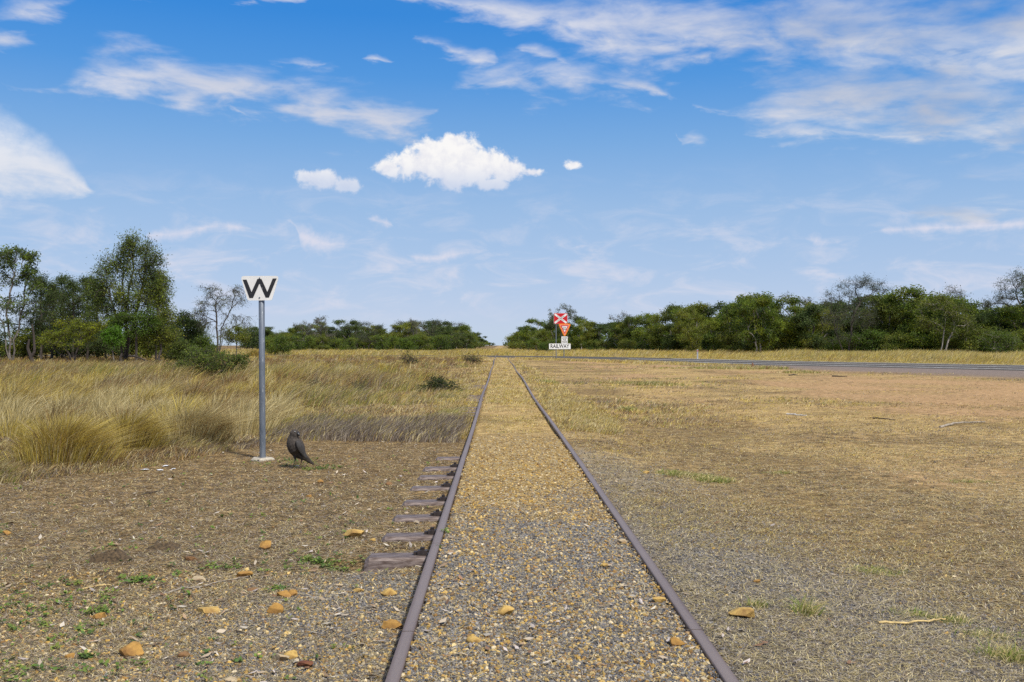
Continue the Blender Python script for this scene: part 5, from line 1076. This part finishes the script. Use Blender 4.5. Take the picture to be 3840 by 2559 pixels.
n = isO.sum(); c = OCH[rng.integers(0, 8, n)] * (0.55 + 0.65 * rng.random((n, 1))); stones(g, x[isO], y[isO], (0.0028 + 0.0058 * rng.random(n) ** 3.5) * (1 + 0.04 * y[isO]), c, rng)
tag(g.obj('ochre_gravel', M_STONE), 'yellow brown gravel packed between the rails', kind='stuff')
g = Geo()
n = isG.sum(); c = GRY[rng.integers(0, 6, n)] * (0.65 + 0.75 * rng.random((n, 1))); stones(g, x[isG], y[isG], (0.0026 + 0.0036 * rng.random(n) ** 2) * (1 + 0.04 * y[isG]), c, rng)
tag(g.obj('grey_gravel', M_STONE), 'blue grey gravel around the rails', kind='stuff')
# ------------------------------------------------------------------ rocks lying on the ground, each a thing
m, nt, b, out = new_mat('ochre_rock')
tco = N(nt, 'ShaderNodeTexCoord').outputs['Object']; oi = N(nt, 'ShaderNodeObjectInfo')
at = N(nt, 'ShaderNodeAttribute', attribute_name='Col')
rc = mixc(nt, 1.0, at.outputs['Color'], ramp(nt, noise(nt, 22, 6, 0.65, tco), [(0.3, (0.55, 0.5, 0.45)), (0.5, (1, 1, 1)), (0.7, (1.35, 1.35, 1.3))]), 'MULTIPLY')
rc = mixc(nt, ramp(nt, noise(nt, 9, 4, 0.6, tco), [(0.50, 0.0), (0.66, 0.75)]), rc, (0.15, 0.07, 0.028))
nt.links.new(rc, b.inputs['Base Color']); b.inputs['Roughness'].default_value = 0.85; b.inputs['Specular IOR Level'].default_value = 0.25
nt.links.new(N(nt, 'ShaderNodeBump', ins={'Strength': 0.6, 'Distance': 0.006, 'Height': noise(nt, 60, 5, 0.65, tco)}).outputs[0], b.inputs['Normal'])
M_ROCK = m
def sphere_pts(sub=3):
    v = [tuple(p) for p in ICO]; f = [tuple(t) for t in ICF]
    for _ in range(sub):
        cache = {}; nf = []
        def midp(a, c):
            k = (min(a, c), max(a, c))
            if k not in cache:
                p = np.array(v[a]) + np.array(v[c]); p = p / np.linalg.norm(p); v.append(tuple(p)); cache[k] = len(v) - 1
            return cache[k]
        for a, b_, c in f:
            ab, bc, ca = midp(a, b_), midp(b_, c), midp(c, a); nf += [(a, ab, ca), (b_, bc, ab), (c, ca, bc), (ab, bc, ca)]
        f = nf
    return np.array(v), np.array(f)
SV, SF = sphere_pts(3)
TONE = {'o': (0.36, 0.20, 0.052), 'y': (0.50, 0.33, 0.10), 'p': (0.44, 0.35, 0.22), 'b': (0.21, 0.12, 0.055), 'r': (0.15, 0.055, 0.03)}
def rock(px, py, wpx, hpx, tone, label, seed, group=None):
    X, Y = ground_at(px, py); s = Y / F; r = np.random.default_rng(seed)
    sc = np.array([wpx * s / 2, wpx * s / 2 * (0.72 + 0.22 * r.random()), hpx * s * 0.46])
    v = SV.copy()
    for _ in range(11):                       # struck faces
        d = unit(r.normal(size=3) * (1, 1, 0.7)); lim = 0.45 + 0.4 * r.random(); p = v @ d; v = v - np.outer(np.maximum(0, p - lim), d)
    v = v * (1 + 0.10 * (vnoise(v[:, 0] * 3 + v[:, 2] * 2, v[:, 1] * 3 - v[:, 2], 1.0, seed % 97, 3) - 0.5))[:, None]
    v = v / np.abs(v).max(0) * sc
    gq = Geo(); gq.add(v, SF, TONE[tone]); o = gq.obj('rock', M_ROCK, smooth=False)
    o.location = (X, Y, float(gz(np.array([X]), np.array([Y]))[0]) + sc[2] * 0.55); o.rotation_euler = (r.normal() * .10, r.normal() * .10, r.normal() * .16)
    tag(o, label, 'rock', group or 'ochre rocks scattered on the ground'); return o
ROCKS = [(305, 1500, 76, 38, 'o', 'biggest ochre rock of all, flat topped with a sharp bright end'), (615, 1258, 32, 28, 'o', 'upright rounded orange rock alone on the brown soil'), (815, 1230, 52, 22, 'y', 'low yellow rock with a pale crust near the second sleeper'),
         (893, 1368, 40, 24, 'y', 'yellow rock on grey gravel beside the rail, a step before the scoured sleeper'), (633, 1412, 42, 34, 'o', 'blocky brown ochre rock, tallest of those on the gravel edge'), (655, 1374, 34, 20, 'o', 'front half of a split brown rock'), (676, 1370, 22, 18, 'o', 'back half of a split brown rock'),
         (563, 1322, 42, 20, 'o', 'flat tan rock behind the split brown rock'), (648, 1518, 40, 26, 'p', 'dull yellow grey rock, pale one of a touching pair'), (672, 1514, 38, 26, 'y', 'bright ochre rock, yellow one of a touching pair'), (902, 1444, 48, 30, 'o', 'jagged ochre rock against the rail by the rail joint'),
         (1160, 1468, 44, 28, 'y', 'bright yellow rock in the middle of the track bed'), (1706, 1470, 66, 28, 'y', 'large yellow rock just outside the rail joint, road side'), (237, 1417, 34, 20, 'o', 'small squarish orange rock beside a green weed'), (487, 1405, 66, 17, 'y', 'long thin yellow stone lying flat like a bone'),
         (586, 1358, 32, 14, 'b', 'small brown flat rock before the split rock'), (463, 1330, 36, 14, 'p', 'pale cream stone lying on brown soil'), (443, 1285, 36, 13, 'b', 'dark flat brown rock behind the pale cream stone'), (425, 1508, 28, 22, 'b', 'small brown rock with a dark hollow behind it, among the gravel'),
         (706, 1534, 44, 22, 'r', 'dark red brown stone in the gravel'), (1092, 1538, 42, 22, 'y', 'yellow rock at the very bottom of the track bed'), (1515, 1438, 34, 18, 'y', 'yellow rock inside the rail a step before the rail joint'), (1555, 1546, 40, 28, 'o', 'tan rock among pale leaves inside the rail'),
         (25, 1226, 24, 12, 'o', 'small orange stone at the edge by the leaf litter'), (737, 1107, 16, 11, 'o', 'small round orange stone in front of the crow'), (712, 1140, 14, 8, 'o', 'tiny orange stone on the bare ground nearer than the crow stone'), (895, 1115, 20, 11, 'b', 'small brown stone level with the third clear sleeper'),
         (825, 1360, 28, 15, 'y', 'yellow squarish stone behind the rail side yellow rock'), (778, 1345, 24, 10, 'p', 'pale flat stone in the soil near the scoured sleeper'), (1487, 1106, 18, 9, 'y', 'lone yellow stone outside the rail opposite the fifth sleeper'), (856, 1245, 16, 10, 'y', 'little yellow stone between low yellow rock and sleeper'),
         (290, 1560, 22, 14, 'o', 'brown stone at the bottom edge below the biggest rock'), (170, 1508, 28, 18, 'o', 'small tan rock left over beside the biggest rock'), (95, 1460, 14, 9, 'o', 'tiny orange pebble rock far from the track among weeds'), (530, 1568, 36, 16, 'p', 'cream stone at the bottom edge'), (1020, 1432, 30, 16, 'p', 'pale yellow stone inside the rail next to the rail joint'),
         (1100, 1260, 24, 12, 'y', 'flat yellow stone in the track bed level with the second sleeper'), (1390, 1350, 22, 12, 'y', 'small yellow stone midway along the road side rail'), (1432, 1290, 26, 12, 'p', 'pale tan stone lying against the road side rail'), (1740, 1380, 20, 10, 'o', 'small orange stone on grey gravel outside the road side rail')]
for k, (px, py, w_, h_, tn, lab) in enumerate(ROCKS): rock(px, py, w_, h_, tn, lab.replace('left over ', ''), 900 + k)

# ------------------------------------------------------------------ droppings, sticks, scraps, mound, marker post
M_DUNG = mat_plain('dried_dung', (0.095, 0.062, 0.03), 0.95, var=0.35, nscale=60, bump=0.9)
def heap(px, py, wpx, hpx, mat, name, label, cat, seed):
    X, Y = ground_at(px, py); s = Y / F; r = np.random.default_rng(seed); gq = Geo(); n = 40; k = 14
    th = np.arange(n) / n * 2 * math.pi; rr = np.linspace(1.0, 0.0, k)
    v = [(X, Y, 0)] * 0
    pts = []
    for q in rr[:-1]:
        rad_ = q * (1 + 0.18 * np.sin(3 * th + seed) + 0.10 * np.sin(7 * th + 2 * seed))
        x_ = X + np.cos(th) * rad_ * wpx * s / 2; y_ = Y + np.sin(th) * rad_ * wpx * s * 0.42
        z_ = gz(x_, y_) - 0.006 + hpx * s * (1 - q ** 2.2) * (0.35 + 1.2 * vnoise(x_, y_, wpx * s * 0.16, seed, 3)) * (0.55 + 0.45 * sstep(0, 0.35, q))
        pts.append(np.stack([x_, y_, z_], 1))
    v = np.concatenate(pts); m_ = k - 1; i = np.arange(m_ - 1)[:, None] * n; j = np.arange(n)[None]; j2 = (j + 1) % n
    gq.add(v, [np.stack([i + j, i + j2, i + n + j2, i + n + j], -1).reshape(-1, 4), np.array([np.arange((m_ - 1) * n, m_ * n)])])
    o = gq.obj(name, mat); tag(o, label, cat); return o
heap(262, 1284, 105, 22, M_DUNG, 'dung_pile', 'crumbly brown dung pile on the bare soil, the larger one', 'dung', 3)
heap(383, 1258, 84, 13, M_DUNG, 'dung_pile', 'thin dark dung patch behind the larger dung pile', 'dung', 4)
heap(240, 1316, 26, 9, M_DUNG, 'dung_pile', 'small dark dropping in front of the larger dung pile', 'dung', 5)
M_MOUND = mat_plain('termite_earth', (0.20, 0.095, 0.05), 0.95, var=0.25, nscale=30, bump=0.6)
X, Y = ground_at(1730, 848); gq = Geo(); z0 = float(gz(np.array([X]), np.array([Y]))[0])
zz_ = np.array([-0.03, 0.04, 0.10, 0.17, 0.24, 0.30, 0.34]); rr_ = np.array([0.15, 0.125, 0.10, 0.07, 0.05, 0.03, 0.008]); a = np.arange(14) / 14 * 2 * math.pi
v = np.concatenate([np.stack([X + 0.04 * math.sin(9 * z) + r * np.cos(a) * (1 + .2 * np.sin(3 * a + 8 * z)), Y + r * np.sin(a), np.full(14, z0 + z)], 1) for z, r in zip(zz_, rr_)])
i = np.arange(6)[:, None] * 14; j = np.arange(14)[None]; j2 = (j + 1) % 14
gq.add(v, [np.stack([i + j, i + j2, i + 14 + j2, i + 14 + j], -1).reshape(-1, 4), np.array([np.arange(84, 98)])])
tag(gq.obj('termite_mound', M_MOUND, smooth=True), 'little red brown termite mound poking up at the road shoulder', 'termite mound')
M_STICK = mat_plain('grey_stick', (0.33, 0.28, 0.22), 0.9, var=0.3, nscale=30); M_STICKD = mat_plain('dark_stick', (0.05, 0.038, 0.03), 0.9, var=0.3, nscale=30); M_STICKP = mat_plain('straw_stick', (0.52, 0.38, 0.16), 0.85, var=0.2, nscale=30)
def stick(pts, r, mat, label, sub=None):
    gq = Geo(); p = []
    for px, py, zo in pts:
        X, Y = ground_at(px, py); p.append((X, Y, float(gz(np.array([X]), np.array([Y]))[0]) + zo))
    p = np.array(p); t = np.linspace(0, 1, len(p)); tt = np.linspace(0, 1, 4 * len(p)); q = np.stack([np.interp(tt, t, p[:, c_]) for c_ in range(3)], 1)
    q[1:-1] += np.random.default_rng(int(pts[0][0])).normal(size=(len(q) - 2, 3)) * r * 0.35
    tube(gq, q, r * np.linspace(1, 0.5, len(q)), 6); o = gq.obj('stick', mat); tag(o, label, 'stick', 'sticks on the ground'); return o
stick([(445, 1355, .006), (505, 1338, .008), (560, 1327, .008), (608, 1313, .006)], .0035, M_STICK, 'long thin grey stick slanting across the gravel toward the flat tan rock')
stick([(350, 1374, .006), (420, 1352, .01), (470, 1349, .008)], .005, M_STICK, 'bleached flattened stick behind the biggest rock')
stick([(195, 1352, .006), (245, 1343, .008), (262, 1346, .006)], .006, M_STICKP, 'curved pale bark strip near the dung pile')
stick([(2022, 1462, .008), (2090, 1457, .012), (2150, 1447, .016), (2178, 1441, .014)], .006, M_STICKP, 'pale yellow stalk lying on the straw, road side of the track')
stick([(330, 1135, .006), (368, 1129, .012), (384, 1119, .02)], .0045, M_STICKD, 'bent black stick on the soil behind the white scraps')
stick([(1915, 866, .02), (1950, 866.5, .03)], .03, M_STICKD, 'black charred stick lying far out on the red dirt')
stick([(1815, 863.5, .02), (1832, 863, .03)], .03, M_STICKD, 'short black lump of burnt wood on the pale dirt')
stick([(2010, 963, .01), (2035, 965, .02), (2062, 967, .01)], .012, M_STICKD, 'dark twig on the tan dirt near the grey plank')
stick([(2165, 985, .01), (2200, 978, .03), (2270, 975, .02)], .02, M_STICK, 'weathered grey branch lying on the tan dirt')
stick([(1810, 953, .012), (1856, 956, .012)], .018, mat_plain('bleached_wood', (0.60, 0.56, 0.50), .8), 'bleached white slat of wood on the straw')
# fallen branch and dead stumps at the stand of trees
def limb(name, pts, r0, mat, label, cat):
    gq = Geo()
    for pl_ in pts:
        q = np.array([at_depth(px, py, Y) for px, py, Y in pl_]); q[:, 2] = np.maximum(q[:, 2], gz(q[:, 0], q[:, 1]) + 0.02) if name == 'fallen_branch' else q[:, 2]
        tt = np.linspace(0, 1, 3 * len(q)); q = np.stack([np.interp(tt, np.linspace(0, 1, len(q)), q[:, c_]) for c_ in range(3)], 1)
        tube(gq, q, r0 * np.linspace(1, 0.4, len(q)), 7); r0 *= 0.7
    o = gq.obj(name, mat); tag(o, label, cat); return o
limb('fallen_branch', [[(300, 818, 70), (318, 820, 69.5), (340, 829, 69), (352, 834, 69), (378, 828, 69)], [(340, 829, 69), (360, 834, 68.8), (382, 833, 68.5)]], .07, M_STICKD, 'dark fallen branch bending down to the grass from the tallest tree', 'branch')
limb('dead_stump', [[(84, 841, 67), (78, 822, 67), (70, 800, 67), (74, 780, 67)], [(78, 822, 67), (86, 808, 67), (84, 770, 67.2), (80, 745, 67.2)]], .16, M_STICKD, 'dead leaning stump with bare prongs in the grass before the crooked gum', 'stump')
limb('dead_stump', [[(283, 838, 68), (281, 822, 68), (284, 812, 68)]], .12, M_STICKD, 'short broken dark trunk beside the base of the tallest tree', 'stump')
# white scraps
M_SCRAP = mat_plain('white_scrap', (0.75, 0.75, 0.76), 0.6, var=0.1, nscale=40)
def scrap(px, py, wpx, mat, name, label, cat, seed, group=None):
    X, Y = ground_at(px, py); s = Y / F * wpx; r = np.random.default_rng(seed); n = 7
    gx_, gy_ = np.meshgrid(np.linspace(-.5, .5, n), np.linspace(-.5, .5, n)); z_ = 0.3 * (vnoise(gx_ + seed, gy_, .35, seed, 3)) + 0.06
    gq = Geo(); v = np.stack([gx_.ravel() * s * (1 + .3 * gy_.ravel()), gy_.ravel() * s * .8, z_.ravel() * s * .8], 1); i = (np.arange(n - 1)[:, None] * n + np.arange(n - 1)[None]).ravel()
    gq.add(v, np.stack([i, i + 1, i + n + 1, i + n], 1)); o = gq.obj(name, mat, smooth=True)
    sm_ = o.modifiers.new('thickness', 'SOLIDIFY'); sm_.thickness = 0.002
    o.location = (X, Y, float(gz(np.array([X]), np.array([Y]))[0])); o.rotation_euler = (0, 0, r.random() * 6); tag(o, label, cat, group); return o
for k, (px, py, w_, lab) in enumerate(((336, 1081, 16, 'white paper scrap, biggest of those on the soil before the pale tussock'), (372, 1082, 13, 'white paper scrap lying between two others on the soil'), (385, 1074, 14, 'white paper scrap, one lying highest toward the grass'), (402, 1079, 10, 'small white paper scrap closest to the W pole'))):
    scrap(px, py, w_, M_SCRAP, 'paper_scrap', lab, 'paper scrap', 10 + k, 'white scraps on the soil')
scrap(408, 1272 + 55, 9, mat_plain('blue_scrap', (0.10, 0.25, 0.5), .5), 'plastic_scrap', 'tiny blue and white scrap of plastic among orange stones', 'plastic scrap', 20)
X, Y = ground_at(1915, 829.5, 0.05); scrap(1915, 829.5, 7, M_SCRAP, 'plastic_bag', 'white crumpled bag on the far verge of the road', 'bag', 30)
M_POST = mat_plain('post_grey', (0.32, 0.33, 0.36), 0.7, var=0.1)
X, Y, zt = at_depth(1604, 809, 82); gq = Geo(); zb = float(gz(np.array([X]), np.array([Y]))[0]) - 0.05
pr_ = rounded([(-0.06, 0), (0.06, 0), (0.055, 0.9), (-0.055, 0.9)], 0.02, 3)[::-1]; plate(gq, [(X + a_, zb + b_) for a_, b_ in pr_], Y, 0.025); gpo = gq.obj('guide_post', M_POST)
gq = Geo(); plate(gq, [(X - .03, zb + .72), (X - .03, zb + .82), (X + .03, zb + .82), (X + .03, zb + .72)], Y - 0.006, 0.004); gq.obj('reflector', M_RED, gpo)
tag(gpo, 'slim grey guide post standing in the tall grass beyond the road', 'post')

# ------------------------------------------------------------------ the crow
m, nt, b, out = new_mat('crow_feathers')
tco = N(nt, 'ShaderNodeTexCoord').outputs['Object']
cc = ramp(nt, noise(nt, 95, 4, 0.6, tco, stretch=(1, 1, 0.35)), [(0.3, (0.036, 0.030, 0.026)), (0.55, (0.066, 0.056, 0.048)), (0.75, (0.115, 0.097, 0.082))])
nt.links.new(cc, b.inputs['Base Color']); b.inputs['Roughness'].default_value = 0.9; b.inputs['Specular IOR Level'].default_value = 0.15
nt.links.new(N(nt, 'ShaderNodeBump', ins={'Strength': 0.8, 'Distance': 0.006, 'Height': noise(nt, 130, 3, 0.6, tco, stretch=(1, 1, 0.3))}).outputs[0], b.inputs['Normal'])
M_CROW = m; M_WING = mat_plain('crow_wing', (0.042, 0.038, 0.036), 0.75, var=0.3, nscale=60, stretch=(4, 4, .5)); M_BEAK = mat_plain('crow_beak', (0.018, 0.018, 0.02), 0.35, var=0.1); M_LEG = mat_plain('crow_leg', (0.05, 0.047, 0.046), 0.6, var=0.2)
cx_, cy_ = ground_at(682, 1074)
cz_ = float(gz(np.array([cx_]), np.array([cy_]))[0]) + 0.006
K_ = 3200.0
def cp(px, py): return ((px - 700) / K_, (1432 - py) / K_)
ST = [(640, 205, 60, 0), (650, 250, 118, -.004), (655, 300, 148, -.006), (650, 360, 150, -.006), (630, 430, 150, -.004), (618, 500, 190, 0), (625, 580, 238, .002), (650, 670, 266, .004), (690, 770, 272, .006), (735, 870, 258, .012), (790, 960, 222, .022), (850, 1040, 165, .034), (920, 1100, 120, .046), (1000, 1170, 92, .058), (1090, 1260, 70, .070), (1170, 1330, 46, .080), (1225, 1372, 18, .086)]
vs = []; sd_n = 20; a = np.arange(sd_n) / sd_n * 2 * math.pi; path = np.array([cp(px, py) for px, py, _, _ in ST]); tg = np.gradient(path, axis=0); tg /= np.linalg.norm(tg, axis=1)[:, None]
for (px, py, hw_, yo), (x_, z_), t in zip(ST, path, tg):
    nx_, nz_ = t[1], -t[0]; w_ = hw_ / K_; fl = 0.98 if py < 900 else (0.75 if py < 1080 else 0.45)
    vs.append(np.stack([x_ + np.cos(a) * w_ * nx_, yo + np.sin(a) * w_ * fl, z_ + np.cos(a) * w_ * nz_], 1))
gq = Geo(); n = len(ST); i = np.arange(n - 1)[:, None] * sd_n; j = np.arange(sd_n)[None]; j2 = (j + 1) % sd_n
gq.add(np.concatenate(vs), [np.stack([i + j, i + sd_n + j, i + sd_n + j2, i + j2], -1).reshape(-1, 4), np.array([np.arange(sd_n)]), np.array([np.arange((n - 1) * sd_n, n * sd_n)[::-1]])])
def leg(pts):
    q = [(*cp(px, py), yo, r_ / K_) for px, py, yo, r_ in pts]; tube(gq, [(x_, yo, z_) for x_, z_, yo, _ in q], [r_ for *_, r_ in q], 10)
    fx, fz = cp(pts[-1][0], pts[-1][1]); fy = pts[-1][2]
    for dx_, dy_ in ((-0.034, -0.012), (-0.026, -0.030), (-0.006, -0.036), (0.022, 0.014)): tube(gq, [(fx, fy, fz + .004), (fx + dx_ * .5, fy + dy_ * .5, .006), (fx + dx_ * .85, fy + dy_ * .85, .003), (fx + dx_, fy + dy_, 0.0)], [.0045, .004, .0034, .0015], 7)
leg([(660, 980, .0, 78), (648, 1060, -.004, 52), (678, 1150, -.008, 34), (672, 1190, -.010, 21), (640, 1280, -.014, 13), (600, 1405, -.016, 13)])
leg([(850, 1020, .0, 74), (862, 1100, .004, 50), (878, 1180, .004, 30), (872, 1215, .004, 20), (850, 1300, .004, 13), (806, 1408, .006, 13)])
raw = gq.obj('crow', M_CROW, smooth=True)
rm_ = raw.modifiers.new('r', 'REMESH'); rm_.mode = 'VOXEL'; rm_.voxel_size = 0.0032; sm_ = raw.modifiers.new('s', 'SMOOTH'); sm_.iterations = 3; sm_.factor = 0.5
dg = bpy.context.evaluated_depsgraph_get(); me = bpy.data.meshes.new_from_object(raw.evaluated_get(dg)); raw.modifiers.clear(); raw.data = me; me.name = 'crow'
me.polygons.foreach_set('use_smooth', np.ones(len(me.polygons), bool))
if not me.materials: me.materials.append(M_CROW)
raw.location = (cx_, cy_, cz_); tag(raw, 'dark grey crow standing beside the W pole with its head turned to the track', 'crow')
# wing laid along the side, folded
gq = Geo(); WG = [(770, 545, 40), (800, 600, 70), (850, 690, 92), (890, 780, 98), (930, 880, 88), (975, 980, 66), (1020, 1070, 44), (1070, 1160, 14)]
vs = []
for px, py, hw_ in WG:
    x_, z_ = cp(px, py); yo = -0.072 + max(0, (py - 700)) / 500 * 0.055; w_ = hw_ / K_
    vs.append(np.stack([x_ + np.cos(a) * w_ * 0.86, yo + np.sin(a) * 0.016 + np.cos(a) * w_ * 0.55, z_ + np.cos(a) * w_ * 0.42], 1))
n = len(WG); i = np.arange(n - 1)[:, None] * sd_n
gq.add(np.concatenate(vs), [np.stack([i + j, i + sd_n + j, i + sd_n + j2, i + j2], -1).reshape(-1, 4), np.array([np.arange(sd_n)]), np.array([np.arange((n - 1) * sd_n, n * sd_n)[::-1]])])
gq.obj('wing', M_WING, raw, True)
gq = Geo(); bk = [(745, 318, 56, -.024), (780, 338, 44, -.032), (820, 362, 28, -.038), (846, 388, 14, -.042), (854, 402, 4, -.043)]
tube(gq, [(*cp(px, py),)[:1] + (yo,) + (cp(px, py)[1],) for px, py, _, yo in bk], [r_ / K_ for _, _, r_, _ in bk], 12); gq.obj('beak', M_BEAK, raw, True)
gq = Geo(); ex, ez = cp(688, 268); gq.add(SV * 0.0058 + (ex, -0.0475, ez), SF); eye = gq.obj('eye', mat_plain('eye_white', (0.55, 0.55, 0.52), 0.2, var=0.05), raw, True)
gq = Geo(); gq.add(SV * 0.0036 + (ex, -0.0515, ez), SF); gq.obj('pupil', M_BEAK, eye, True)
